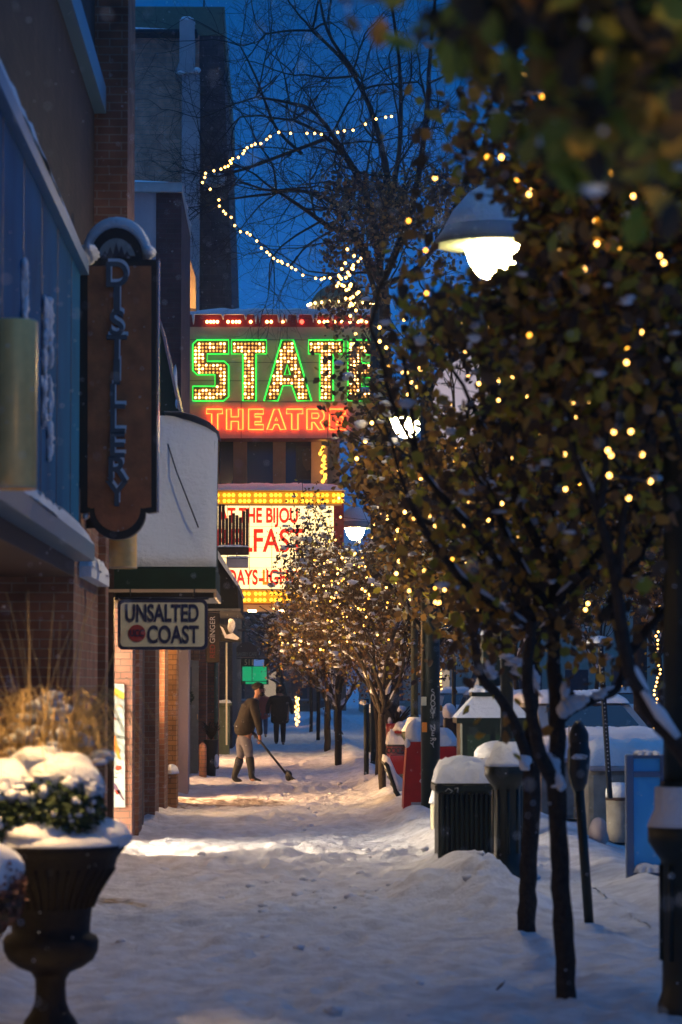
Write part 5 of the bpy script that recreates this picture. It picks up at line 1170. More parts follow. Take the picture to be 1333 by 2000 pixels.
class Tree:
    def __init__(s, base, label, seed, group='street trees along the kerb', cat='tree', name='street_tree'):
        s.rg = random.Random(seed); s.seed = seed; s.base = Vector(base); s.t = thing(name, base, label, cat, group); s.seg = []; s.ends = []; s.snow = []; s.keep = None
    def limb(s, pts, r0, r1):
        n = len(pts)
        if r0 > .02:
            q = []; rr = []
            for i in range(n - 1):
                a, b, c, d = pts[max(i - 1, 0)], pts[i], pts[i + 1], pts[min(i + 2, n - 1)]
                for k in range(5):
                    t = k / 5; q.append(.5 * ((2 * b) + (c - a) * t + (2 * a - 5 * b + 4 * c - d) * t * t + (3 * b - a - 3 * c + d) * t ** 3) + Vector((s.rg.gauss(0, r0 * .05), s.rg.gauss(0, r0 * .05), 0)))
                    rr.append((r0 + (r1 - r0) * (i + t) / (n - 1)) * s.rg.uniform(.93, 1.08))
            q.append(pts[-1]); rr.append(r1); s.seg.append((q, rr))
        else: s.seg.append((pts, [r0 + (r1 - r0) * i / (n - 1) for i in range(n)]))
        for i in range(n - 1):
            d = (pts[i + 1] - pts[i])
            if d.length > 0 and abs(d.normalized().z) < .93: s.snow.append((pts[i], pts[i + 1], r0 + (r1 - r0) * i / (n - 1)))
    def grow(s, p, d, L, r, lev, spread=.55, up=.12, kids=(3, 4), ratio=.68):
        rg = s.rg; pts = [p.copy()]; q = p.copy(); dd = d.normalized(); n = 5 if lev > 1 else 4
        for i in range(n):
            dd = (dd + Vector((rg.gauss(0, .13), rg.gauss(0, .13), rg.gauss(0, .10) + up * .25))).normalized(); q = q + dd * L / n; pts.append(q.copy())
        if s.keep and lev < 4 and prj(q)[1] < 1180 and not s.keep(q): return
        s.limb(pts, r, r * .62)
        if lev <= 0: s.ends.append((q, dd)); return
        for k in range(rg.randint(*kids)):
            i = rg.randint(2, n) if k else n
            a = Vector((rg.gauss(0, 1), rg.gauss(0, 1), rg.gauss(0, 1))); a = (a - dd * a.dot(dd)).normalized()
            nd = (dd + a * rg.uniform(.6, 1.3) * spread * 1.3 + Vector((0, 0, up))).normalized()
            s.grow(pts[i], nd, L * ratio * rg.uniform(.75, 1.2), r * .58 * (1 if i == n else .85), lev - 1, spread, up, kids, ratio)
        if lev <= 2: s.ends.append((q, dd))
    def finish(s, leaves=14, spr=.16, size=.075, sides=6, tone=(.0, .85), snowy=.25, bark='bark', snow_limbs=True, green=0.0, keep=None, snowsize=.03, fill=0.0, zlo=2.0, sf=.75, skip=.4):
        rg = s.rg; s.keep = keep
        for p, r in list(s.seg):
            if r[0] < .034:
                for q in p[1:]:
                    if q.z > zlo and rg.random() < fill: s.ends.append((q + Vector((rg.gauss(0, .14), rg.gauss(0, .14), rg.gauss(-.05, .12))), Vector((0, 0, 1))))
        if keep: s.ends = [e for e in s.ends if keep(e[0])]
        if keep:
            pass
        part('trunk', bark, s.t, lambda b: [b.tube(p, r, sides if r[0] > .015 else 4, caps=False) for p, r in s.seg])
        if leaves:
            pts = []; tn = []
            for q, d in s.ends:
                base_t = rg.betavariate(1.6, 2.2)
                for k in range(leaves):
                    p = q + Vector((rg.gauss(0, spr), rg.gauss(0, spr), rg.gauss(0, spr * .8))) - d * rg.uniform(0, spr * 1.5)
                    if keep and not keep(p): continue
                    pts.append(p); t = tone[0] + (tone[1] - tone[0]) * min(1, max(0, base_t + rg.gauss(0, .18)))
                    if rg.random() < green: t = rg.uniform(.8, 1.0)
                    tn.append(t)
            if pts: s.crown = leaf_mesh('crown', pts, np.array(tn), size, s.t, s.seed); s.pts = pts
        b = MB()
        if snow_limbs:
            for a, c, r in s.snow:
                if r < .012 or rg.random() < skip: continue
                o = Vector((0, 0, r * .75)); b.tube([a + o, a.lerp(c, .3) + o * 1.1, a.lerp(c, .6) + o, c + o * .8], [r * sf * rg.uniform(.2, .6), r * sf * rg.uniform(.7, 1.1), r * sf * rg.uniform(.6, 1), r * sf * rg.uniform(.1, .6)], 6)
        if snowy and leaves:
            for q, d in s.ends:
                if rg.random() < snowy:
                    p = q + Vector((rg.gauss(0, spr * .7), rg.gauss(0, spr * .7), rg.gauss(0, spr * .6)))
                    if keep and not keep(p): continue
                    k = rg.uniform(.5, 1.4) * snowsize; b.blob(p, (k, k * rg.uniform(.6, 1), k * rg.uniform(.3, .7)), rg.randint(0, 99), .45, 8, 5)
        if b.v: b.build('clinging_snow', SNOW, s.t, kind='stuff')
        return s
    def lights(s, n, label, r=.018, m='bulb_warm', keep=None, group='string lights in the trees'):
        rg = s.rg; pass
        t = thing('string_light', s.base + Vector((0, 0, 2.2)), label, 'string lights', group); pr = bulb_proto('bulb', r, m)
        keep = keep or s.keep; src = [q for q, d in s.ends if (not keep or keep(q))] ; src.sort(key=lambda q: q.y); src = src[:max(n, int(len(src) * .28))]; rg.shuffle(src); src = [q + Vector((0, -.20, 0)) for q in src[:n]]
        # order into a wandering strand
        out = [];
        while src:
            if not out: out.append(src.pop()); continue
            k = min(range(min(len(src), 40)), key=lambda i: (src[i] - out[-1]).length); out.append(src.pop(k))
        if len(out) > 1: part('wire', 'black_metal', t, lambda b: b.tube(out, .003, 3, caps=False))
        pr2 = bulb_proto('bulb', r, 'bulb_amber')
        for p in out[:100]: put(pr if rg.random() < .62 else pr2, 'bulb', p + Vector((rg.uniform(-.05, .05), -.02, rg.uniform(-.05, .05))), t)
        return t
def V(px, py, Y): return at(px, py, Y)
# nearest slim trunk in the snow on the right
T = Tree((X(1108, 15.2), 15.2, 0), 'slim brown tree trunk nearest the camera, forking low with snow in the crotch', 1)
T.keep = NEAR
T.limb([V(1108, 1975, 15.2), V(1100, 1800, 15.2), V(1092, 1640, 15.2), V(1085, 1520, 15.2)], .064, .055)
T.limb([V(1085, 1530, 15.2), V(1090, 1440, 15.25), V(1085, 1340, 15.3), V(1083, 1180, 15.3), V(1078, 1000, 15.3)], .055, .030)
T.limb([V(1085, 1530, 15.2), V(1058, 1480, 15.0), V(1045, 1420, 14.9), V(1030, 1330, 14.8), V(1040, 1210, 14.7)], .045, .028)
T.limb([V(1090, 1410, 15.25), V(1120, 1385, 15.3), V(1165, 1365, 15.3), V(1205, 1345, 15.4), V(1218, 1290, 15.4), V(1190, 1180, 15.4)], .030, .018)
for px, py, dx in ((1078, 1000, .1), (1040, 1210, -.5), (1190, 1180, .5), (1080, 1100, .5), (1060, 1080, -.3), (1083, 1180, .9), (1218, 1290, .8), (1036, 1230, -1.1), (1082, 1200, -.7)):
    T.grow(V(px, py, 15.2), Vector((dx, T.rg.uniform(-.4, .4), 1)), 1.0, .028, 3, .5, .1, (3, 3), .72)
T.finish(leaves=13, spr=.17, size=.072, green=.16, snowy=.45, snowsize=.034, keep=NEAR, fill=.40)
T.lights(95, 'scattered warm bulbs through the crown of the nearest forked tree', .0115)
b = MB()
for x, y, sx, sz in ((1072, 1486, .030, .045), (1080, 1502, .045, .055), (1088, 1520, .035, .05), (1096, 1535, .02, .03), (1100, 1385, .03, .05), (1112, 1378, .04, .05), (1125, 1372, .045, .04), (1140, 1366, .03, .025), (1104, 1350, .025, .05), (1170, 1358, .04, .02)): b.blob(V(x, y, 15.15), (sx, .05, sz), x, .35)
b.build('crotch_snow', SNOW, T.t, kind='stuff')
# second trunk
T = Tree((X(1030, 18.7), 18.7, 0), 'dark rough trunk behind the nearest one, leaning with a long left limb', 2)
T.keep = NEAR
T.limb([V(1030, 1855, 18.7), V(1030, 1760, 18.7), V(1036, 1640, 18.7), V(1040, 1500, 18.7)], .066, .058)
T.limb([V(1040, 1510, 18.7), V(1038, 1420, 18.7), V(1045, 1300, 18.7), V(1050, 1150, 18.7)], .050, .035)
T.limb([V(1040, 1510, 18.7), V(1008, 1420, 18.6), V(975, 1360, 18.5), V(940, 1320, 18.4), V(925, 1240, 18.4), V(905, 1140, 18.4)], .042, .022)
for px, py, dx in ((1050, 1150, .1), (905, 1140, -.4), (1050, 1200, .4), (1048, 1150, -.3), (925, 1240, .3), (1048, 1240, .9), (925, 1250, -1.0), (1046, 1230, -1.0)):
    T.grow(V(px, py, 18.6), Vector((dx, T.rg.uniform(-.4, .4), 1)), 1.15, .028, 3, .5, .1, (3, 3), .72)
T.finish(leaves=13, spr=.18, size=.072, green=.14, snowy=.45, snowsize=.036, keep=NEAR, fill=.40)
T.lights(95, 'scattered warm bulbs in the crown of the second rough trunk', .0125)
b = MB()
for x, y, sx, sz in ((990, 1282, .05, .02), (1005, 1292, .06, .03), (1020, 1305, .06, .05), (1035, 1322, .05, .07), (1046, 1335, .03, .06), (950, 1308, .05, .035), (962, 1318, .04, .03), (1025, 1490, .04, .05)): b.blob(V(x, y, 18.45), (sx, .06, sz), x, .35)
b.build('crotch_snow', SNOW, T.t, kind='stuff')
# tree out of frame right, one thick limb reaching in, and the blurred near crown
T = Tree((X(1440, 12.5), 12.5, 0), 'tree beyond the right edge with one thick snowy limb reaching into view', 3)
T.keep = NEAR
T.limb([V(1440, 2200, 12.5), V(1440, 1900, 12.5), V(1400, 1600, 12.5), V(1330, 1460, 12.5), V(1270, 1390, 12.5), V(1225, 1290, 12.5), V(1205, 1150, 12.5), V(1170, 1000, 12.5), V(1120, 880, 12.5)], .062, .014)
T.limb([V(1400, 1600, 12.5), V(1380, 1200, 12.6), V(1340, 700, 12.7), V(1300, 200, 12.7)], .033, .02)
for px, py, dx in ((1120, 880, -.3), (1170, 1000, .3), (1205, 1150, .2), (1340, 700, -.4), (1350, 820, -.8), (1300, 300, -.2), (1370, 1000, -.5)):
    T.grow(V(px, py, 12.5), Vector((dx, T.rg.uniform(-.3, .3), .9)), .8, .02, 3, .5, .05, (3, 3), .7)
T.finish(leaves=14, spr=.16, size=.072, green=.25, snowy=.4, snowsize=.034, keep=NEAR, fill=.45)
T.lights(50, 'few warm bulbs in the limbs reaching in from the right edge', .010)
b = MB(); b.tube([V(1325, 1440, 12.44), V(1290, 1395, 12.44), V(1255, 1350, 12.44)], [.015, .030, .012], 8); b.build('limb_snow', SNOW, T.t)
T = Tree((1.62, 5.6, 0), 'out-of-focus near tree crown filling the top right corner', 4)
T.limb([Vector((1.62, 5.6, -.1)), Vector((1.6, 5.6, 1.4)), Vector((1.45, 5.6, 2.35)), Vector((1.2, 5.6, 2.9))], .07, .04)
T.limb([Vector((1.45, 5.6, 2.35)), Vector((1.15, 5.5, 2.7)), Vector((.82, 5.4, 2.82))], .035, .015)
for x, y, z, dx in ((1.2, 5.6, 2.9, -.4), (.95, 5.5, 2.75, -.6), (.82, 5.4, 2.8, -.5), (1.05, 5.7, 2.8, -.1), (1.2, 5.9, 2.8, -.5)):
    T.grow(Vector((x, y, z)), Vector((dx, T.rg.uniform(-.5, .5), .4)), .33, .012, 3, .6, .02, (3, 4), .75)
def keepn(p): return (p.x > .50 or p.z > 2.9) and prj(p)[1] < 640 - .0 * p.x and (prj(p)[0] > 1010 or prj(p)[1] < 330)
T.finish(leaves=9, spr=.09, size=.075, green=.35, snowy=.3, snowsize=.034, keep=keepn)
T.lights(3, 'large blurred amber bulbs in the near crown at the top right', .012, 'bulb_amber')
# mid-distance row
def street_tree(px, Y, label, seed, lights, h0=1.35, L=1.35, leaves=8, r=.065, lab2='', lev=3, size=.085, side=0.0, snowy=.55, kids=(3, 4), tone=(.0, .85), green=.06, rb=.018, keep=None, limbs=5, m='bulb_warm'):
    x = X(px, Y); T = Tree((x, Y, 0), label, seed); rg = T.rg; T.keep = keep
    top = Vector((x + rg.uniform(-.05, .05), Y, h0)); T.limb([Vector((x, Y, -.1)), Vector((x + rg.uniform(-.03, .03), Y, h0 * .5)), top], r, r * .85)
    for k in range(limbs):
        a = 2 * math.pi * (k + rg.uniform(-.2, .2)) / limbs; d = Vector((math.cos(a) * .62 + side, math.sin(a) * .62, 1)); T.grow(top, d, L * rg.uniform(.85, 1.15), r * .55, lev, .55, .10, kids, .72)
    T.grow(top, Vector((side * .5, 0, 1)), L * 1.3, r * .6, lev, .5, .12, kids, .74)
    T.finish(sf=1.15 if Y > 40 else .75, skip=.12 if Y > 40 else .4, fill=.35 if Y < 60 else 0, leaves=leaves, spr=.20, size=size, snowy=snowy, tone=tone, green=green, snowsize=.05, keep=keep)
    if lights: T.lights(lights, lab2, rb, m)
    return T
street_tree(988, 27.0, 'leafy tree rising behind the lamp pedestal and litter bin', 5, 46, 1.9, 1.45, 15, lab2='warm bulbs in the tree behind the litter bin', keep=MID)
street_tree(842, 35.5, 'leafy tree hidden at its foot by the scratched pole', 6, 50, 2.1, 1.5, 15, lab2='warm bulbs in the tree above the scratched pole', side=-.05, rb=.014, keep=MID)
street_tree(748, 42.0, 'forked tree with snowy limbs just left of the bench', 7, 60, 1.25, 1.25, 13, lab2='warm bulbs in the forked tree beside the bench', rb=.014, keep=LOW, tone=(0, .40), size=.055)
street_tree(737, 46.5, 'thin trunk right behind the forked tree by the bench', 8, 44, 1.5, 1.2, 13, lab2='warm bulbs in the tree behind the forked one', rb=.014, r=.055, keep=LOW, snowy=.85, tone=(0, .40), size=.055)
street_tree(662, 57.5, 'smooth brown trunk with pinkish snowy limbs in the middle of the pavement', 9, 85, 1.15, 1.35, 13, lab2='dense warm bulbs in the tree right of the movie board', rb=.016, snowy=.9, r=.085, keep=LOW, tone=(0, .40), size=.055)
street_tree(640, 70, 'brown trunk directly behind the smooth one beyond the shovel', 10, 80, 1.2, 1.4, 13, lab2='dense warm bulbs in the tree past the smooth trunk', rb=.018, snowy=.9, r=.09, keep=LOW, tone=(0, .40), size=.07)
street_tree(622, 84, 'farther leafy tree with a yellow-green edge above the walkers', 11, 40, 1.6, 1.35, 13, lab2='warm bulbs in the yellow-green tree above the walkers', rb=.019, snowy=.9, green=.35, keep=LOW, tone=(0, .40), size=.07)
street_tree(608, 98, 'small far tree right of the walkers', 12, 20, 1.6, 1.3, 9, lab2='warm bulbs in the small far tree', rb=.035, snowy=.5, size=.12, lev=2, keep=LOW)
street_tree(1290, 54, 'tree with a lit trunk across the parking bays', 13, 20, 2.2, 1.6, 14, lab2='warm bulbs in the crown across the parking bays', rb=.016, size=.10, keep=None)
street_tree(1010, 62, 'brown-leaved tree beyond the parked snowed cars', 14, 24, 2.0, 1.6, 14, lab2='warm bulbs in the tree beyond the snowed cars', rb=.028, size=.11, keep=None)
street_tree(1165, 75, 'far tree behind the perforated post', 15, 20, 2.0, 1.8, 14, lab2='warm bulbs in the far tree behind the perforated post', rb=.019, size=.12, keep=None)
# snowy trees closing the view
for k, (px, Y, lab) in enumerate(((560, 130, 'snowy bare tree at the end of the pavement'), (500, 125, 'frosted tree behind the lit green sign'), (900, 120, 'snowy tree beyond the far cars'))):
    T = Tree((X(px, Y), Y, 0), lab, 30 + k, 'snowy trees closing the street')
    T.grow(Vector((X(px, Y), Y, 0)), Vector((0, 0, 1)), 2.6, .14, 4, .6, .08, (3, 3), .72)
    T.finish(leaves=3, spr=.25, size=.16, snowy=.7, snowsize=.12, tone=(0, .5))
# big bare tree against the blue sky
T = Tree((X(760, 61), 61, 0), 'big bare tree spreading dark branches over the neon sign into the sky', 20, group='street trees along the kerb', name='bare_tree')
T.limb([Vector((X(760, 61), 61, -.1)), V(757, 1100, 61), V(752, 800, 61), V(745, 560, 61)], .24, .17)
for pts, r in (([(745, 560), (700, 470), (640, 440), (590, 405), (540, 372)], .085), ([(745, 560), (730, 430), (690, 330), (640, 270), (575, 235)], .09), ([(750, 620), (680, 430), (600, 375), (520, 380), (440, 390)], .06), ([(740, 520), (760, 380), (730, 230), (680, 130), (610, 60)], .09), ([(745, 560), (800, 420), (830, 260), (840, 120), (850, 0)], .09), ([(700, 340), (620, 225), (560, 200), (500, 190)], .06), ([(650, 450), (600, 480), (560, 520), (520, 480)], .03), ([(745, 470), (780, 300), (780, 120), (760, -20)], .07), ([(640, 270), (560, 300), (480, 330), (425, 345)], .05), ([(590, 300), (540, 250), (500, 150), (470, 90)], .045), ([(740, 560), (820, 520), (880, 420), (940, 300)], .07), ([(700, 150), (640, 60), (620, -40)], .05)):
    P_ = [V(x, y, 61 + T.rg.uniform(-1.5, 1.5) * (i > 0)) for i, (x, y) in enumerate(pts)]; T.limb(P_, r, r * .35)
    for i in range(1, len(P_)):
        for k in range(3 if i < len(P_) - 1 else 4):
            d = (P_[i] - P_[i - 1]).normalized(); a = Vector((T.rg.gauss(0, 1), T.rg.gauss(0, .6), T.rg.gauss(0, .9)))
            p = P_[i - 1].lerp(P_[i], T.rg.uniform(.2, 1)) if i < len(P_) - 1 else P_[i]
            T.grow(p, d + a * .75, T.rg.uniform(.8, 1.6), r * .32, 3, .8, .0, (3, 4), .72)
bl = [q for q, d in T.ends if prj(q)[0] > 640 and prj(q)[1] > 340]
T.finish(leaves=0, bark='bark_dark', snow_limbs=False)
bp = [q + Vector((T.rg.gauss(0, .15), T.rg.gauss(0, .15), T.rg.gauss(0, .15))) for q in bl for k in range(5) if T.rg.random() < .75]
if bp: leaf_mesh('crown', bp, np.array([T.rg.uniform(0, .5) for _ in bp]), .11, T.t, 3)
# festoon of bulbs between tree and tower
fs_ = thing('string_light', V(590, 535, 56), 'festoon of warm bulbs looping against the blue sky from the tower corner', 'string lights', 'string lights in the trees')
path = [(765, 225), (735, 230), (690, 252), (660, 256), (628, 260), (600, 258), (568, 258), (545, 256), (528, 264), (510, 278), (492, 282), (478, 292), (466, 305), (450, 312), (446, 322), (432, 328), (402, 336), (396, 354), (411, 367), (428, 388), (429, 400), (437, 410), (452, 422), (459, 438), (470, 450), (489, 456), (502, 468), (511, 482), (522, 490), (535, 502), (543, 507), (552, 511), (570, 520), (578, 524), (592, 535), (617, 541), (628, 543), (645, 540), (662, 535), (700, 508), (704, 498)]
fp_ = [V(x, y, 56) for x, y in path]; part('wire', 'black_metal', fs_, lambda b: b.tube(fp_, .014, 4, caps=False))
pr = bulb_proto('bulb', .025, 'bulb_warm'); rr = random.Random(8)
for i in range(len(fp_) - 1):
    put(pr, 'bulb', fp_[i] + Vector((0, -.02, -.03)), fs_)
    if rr.random() < .45: put(pr, 'bulb', fp_[i].lerp(fp_[i + 1], .5) + Vector((rr.uniform(-.04, .04), -.02, -.02)), fs_)
def cluster(px, py, w_, h_, Y, n, label, seed, r=.03):
    t = thing('string_light', V(px, py, Y), label, 'string lights', 'string lights in the trees'); rr = random.Random(seed); pr = bulb_proto('bulb', r, 'bulb_warm')
    pts = sorted([V(px + rr.gauss(0, w_), py + rr.gauss(0, h_), Y + rr.uniform(-.3, .3)) for _ in range(n)], key=lambda p: p.z)
    part('wire', 'black_metal', t, lambda b: b.tube(pts, .004, 3, caps=False))
    for p in pts: put(pr, 'bulb', p, t)
cluster(684, 560, 9, 32, 55, 34, 'tangled knot of warm bulbs at the canopy above the big sign', 1)
cluster(735, 1185, 34, 20, 52, 30, 'loose strand of warm bulbs left of the twin green poles', 2, .026)
for k, a in enumerate(((1112, 730, 14, 90, 13.6, 13, .0105, 'vertical run of warm bulbs hanging down the right side of the near crowns'), (1060, 560, 70, 26, 14.2, 14, .011, 'strand of warm bulbs below and right of the highest lamp'), (905, 640, 38, 60, 17.6, 16, .013, 'bulbs scattered left of centre under the highest lamp'), (930, 1010, 70, 50, 17.6, 16, .012, 'warm bulbs low in the crowns left of the near trunks'), (878, 1160, 26, 24, 17.8, 12, .011, 'tight group of warm bulbs beside the thick scratched pole'), (1200, 860, 60, 60, 11.8, 9, .010, 'few bulbs on the limb reaching in near the right edge'), (790, 700, 40, 60, 26.0, 18, .016, 'bulbs just right of the last neon letter'), (790, 960, 50, 55, 34.2, 22, .017, 'bulbs in the leaves above the third street lamp'), (690, 1120, 60, 60, 40.5, 40, .017, 'many small bulbs in the crown right of the movie board'), (1000, 820, 60, 70, 17.5, 14, .012, 'bulbs in the middle of the dark crowns at right'))):
    cluster(a[0], a[1], a[2], a[3], a[4], a[5], a[7], 40 + k, a[6])
# ------------------------------------------------------------------ people
def skin_body(name, nodes, edges, m, parent, sub=2, root=0):
    """nodes: (position, radius); grown as one continuous skin"""
    o0 = ORG[parent.name]; me = bpy.data.meshes.new(name)
    me.from_pydata([tuple(Vector(p) - o0) for p, r in nodes], edges, []); o = bpy.data.objects.new('tmp', me); COL.objects.link(o)
    md = o.modifiers.new('s', 'SKIN'); md.use_smooth_shade = True
    for i, (p, r) in enumerate(nodes):
        sv = me.skin_vertices[0].data[i]; sv.radius = (r, r) if not hasattr(r, '__len__') else r; sv.use_root = (i == root)
    ss = o.modifiers.new('u', 'SUBSURF'); ss.levels = sub; ss.render_levels = sub
    bpy.context.view_layer.update()
    nm = bpy.data.meshes.new_from_object(o.evaluated_get(bpy.context.evaluated_depsgraph_get())); nm.name = name
    bpy.data.objects.remove(o); nm.materials.clear(); nm.materials.append(MATS[m]); nm.polygons.foreach_set('use_smooth', [True] * len(nm.polygons))
    q = bpy.data.objects.new(name, nm); COL.objects.link(q); q.parent = parent; ORG[q.name] = o0.copy(); return q
YP_ = 49.5
def W(px, py, dy=0.0): return at(px, py, YP_ + dy)
pm = thing('person', at(478, 1528, YP_), 'bearded person in a dark jacket, grey trousers and tall dark boots, shovelling', 'person')
# bare body inside the clothes: trunk, limbs, neck, head as one skin; hands are grown from the wrists
N = [(W(476, 1432), .13), (W(484, 1405), .13), (W(494, 1378), .12), (W(500, 1366), .06), (W(504, 1358), .052), (W(506, 1350), (.078, .085)), (W(507, 1342), (.074, .082)),
     (W(497, 1374, -.16), .06), (W(503, 1405, -.24), .042), (W(507, 1432, -.20), .034), (W(508, 1441, -.18), .03),
     (W(492, 1374, .16), .06), (W(482, 1408, .22), .042), (W(490, 1427, .04), .034), (W(494, 1431, -.02), .03),
     (W(482, 1442, -.09), .085), (W(488, 1477, -.10), .055), (W(492, 1508, -.11), .04), (W(491, 1521, -.11), .04), (W(499, 1525, -.14), .03),
     (W(472, 1442, .09), .085), (W(470, 1480, .10), .055), (W(462, 1510, .11), .04), (W(458, 1521, .11), .04), (W(466, 1525, .09), .03)]
E = [(0, 1), (1, 2), (2, 3), (3, 4), (4, 5), (5, 6), (2, 7), (7, 8), (8, 9), (9, 10), (2, 11), (11, 12), (12, 13), (13, 14), (0, 15), (15, 16), (16, 17), (17, 18), (18, 19), (0, 20), (20, 21), (21, 22), (22, 23), (23, 24)]
def hand(wr, d, n_, k0):
    """five fingers curling round the shaft: palm node then chains; returns nodes/edges"""
    d = d.normalized(); n_ = n_.normalized(); sd = d.cross(n_).normalized(); nn = [(wr + d * .05, (.034, .016))]; ee = [(None, k0)]
    for f_ in range(4):
        o = sd * (.027 - .018 * f_); l = (.036, .042, .040, .031)[f_]
        a = k0 + len(nn); nn += [(wr + d * .085 + o, .0095), (wr + d * (.085 + l * .7) + o + n_ * l * .6, .009), (wr + d * (.075 + l * .2) + o + n_ * l * 1.25, .008)]; ee += [(k0, a), (a, a + 1), (a + 1, a + 2)]
    a = k0 + len(nn); nn += [(wr + d * .045 + sd * .042 + n_ * .012, .011), (wr + d * .062 + sd * .048 + n_ * .040, .010), (wr + d * .070 + sd * .030 + n_ * .060, .009)]; ee += [(k0, a), (a, a + 1), (a + 1, a + 2)]
    return nn, ee
for wi, dd, nn_ in ((10, Vector((.1, 0, -1)), Vector((-.8, -.2, .1))), (14, Vector((.8, -.5, -.5)), Vector((-.2, -.6, -.7)))):
    k0 = len(N); hn, he = hand(Vector(N[wi][0]), dd, nn_, k0); N += hn; E += [(wi, k0)] + [e for e in he if e[0] is not None]
body = skin_body('body', N, E, 'skin', pm, 2)
hc = W(506.5, 1347)
part('nose', 'skin', body, lambda b: b.tube([hc + Vector((.078, 0, .03)), hc + Vector((.10, 0, -.012)), hc + Vector((.083, 0, -.022))], [.011, .017, .010], 6))
part('ear', 'skin', body, lambda b: b.blob(hc + Vector((-.005, -.082, -.005)), (.020, .010, .030), 1, .05))
part('eye', 'hair', body, lambda b: (b.blob(hc + Vector((.074, -.036, .018)), (.010, .012, .008), 1, 0, 8, 6), b.blob(hc + Vector((.074, .036, .018)), (.010, .012, .008), 1, 0, 8, 6)))
part('mouth', 'rednose', body, lambda b: b.blob(hc + Vector((.079, 0, -.052)), (.010, .024, .006), 1, 0, 8, 6))
def f(b):
    b.blob(hc + Vector((-.022, 0, .055)), (.098, .094, .075), 5, .08); rr = random.Random(1)
    for k in range(150):
        d = Vector((rr.gauss(-.15, 1), rr.gauss(0, 1), abs(rr.gauss(.3, .8)))).normalized(); p = hc + Vector((-.022, 0, .05)) + Vector((d.x * .09, d.y * .088, d.z * .07)); b.tube([p, p + d * .022 + Vector((rr.uniform(-.01, .01), rr.uniform(-.01, .01), -.006))], [.008, .002], 4)
part('hair', 'hair', pm, f)
part('beard', 'hair', pm, lambda b: b.blob(hc + Vector((.035, 0, -.075)), (.055, .062, .045), 5, .1))
ns = [(W(474, 1440), (.215, .18)), (W(477, 1425), (.22, .18)), (W(483, 1402), (.225, .19)), (W(491, 1380), (.205, .185)), (W(499, 1367), (.085, .085)),
      (W(495, 1376, -.17), .098), (W(503, 1404, -.25), .075), (W(508, 1428, -.21), .058), (W(508, 1437, -.19), .052),
      (W(488, 1376, .17), .098), (W(480, 1406, .24), .075), (W(487, 1424, .07), .056), (W(491, 1428, .02), .052)]
skin_body('jacket', ns, [(0, 1), (1, 2), (2, 3), (3, 4), (3, 5), (5, 6), (6, 7), (7, 8), (3, 9), (9, 10), (10, 11), (11, 12)], 'jacket', pm, 2, 2)
part('shirt_collar', 'grey_pale', pm, lambda b: (b.tube([W(497, 1363, -.07), W(503, 1368, -.05), W(505, 1373, -.0)], .014, 6), b.tube([W(497, 1363, .07), W(503, 1368, .05), W(505, 1373, .0)], .014, 6)))
ns = [(W(475, 1432), (.155, .15)), (W(476, 1440), (.15, .15)), (W(482, 1447, -.09), .118), (W(487, 1474, -.10), .078), (W(488, 1482, -.10), .068), (W(472, 1447, .09), .118), (W(471, 1474, .10), .078), (W(470, 1482, .10), .068)]
skin_body('trousers', ns, [(0, 1), (1, 2), (2, 3), (3, 4), (1, 5), (5, 6), (6, 7)], 'trousers', pm, 2)
for side, pts in (('a', [(487, 1474, .098), (490, 1492, .075), (492, 1508, .062), (491, 1520, .062), (501, 1525, .050), (511, 1527, .036)]), ('b', [(470, 1476, .098), (466, 1494, .075), (460, 1510, .062), (457, 1520, .062), (465, 1525, .050), (474, 1527, .036)])):
    dy = -.10 if side == 'a' else .11
    skin_body('boot', [(W(x, y, dy), r) for x, y, r in pts], [(i, i + 1) for i in range(5)], 'boots', pm, 2)
sh = thing('snow_shovel', W(575, 1530, -.2), 'long-handled black snow shovel held by the bearded person', 'shovel')
part('handle', 'black_metal', sh, lambda b: b.tube([W(490, 1425, -.03), W(508, 1447, -.20), W(560, 1512, -.30)], .020, 8))
part('socket', 'black_metal', sh, lambda b: b.blob(W(564, 1515, -.31), (.06, .09, .09), 3, .1))
part('grip', 'black_metal', sh, lambda b: b.tube([W(488, 1422, -.08), W(488, 1422, .06)], .022, 8))
def f(b):
    rows = []
    for j, (x, y, hw) in enumerate(((558, 1508, .10), (562, 1514, .17), (568, 1522, .21), (576, 1529, .22), (586, 1534, .22))):
        c = W(x, y, -.32)
        for k in range(7): u = (k - 3) / 3; rows.append(c + Vector((.02 * (u * u), u * hw, .05 * u * u)))
    v = rows + [p + Vector((.012, 0, -.014)) for p in rows]; n = len(rows)
    fs = [(j * 7 + k, j * 7 + k + 1, j * 7 + 8 + k, j * 7 + 7 + k) for j in range(4) for k in range(6)]
    b.add(v, fs + [tuple(n + i for i in q[::-1]) for q in fs] + [(k, n + k, n + k + 1, k + 1) for k in range(6)] + [(28 + k, 29 + k, n + 29 + k, n + 28 + k) for k in range(6)] + [(j * 7, j * 7 + 7, n + j * 7 + 7, n + j * 7) for j in range(4)] + [(j * 7 + 6, n + j * 7 + 6, n + j * 7 + 13, j * 7 + 13) for j in range(4)], True)
part('blade', 'black_metal', sh, f)
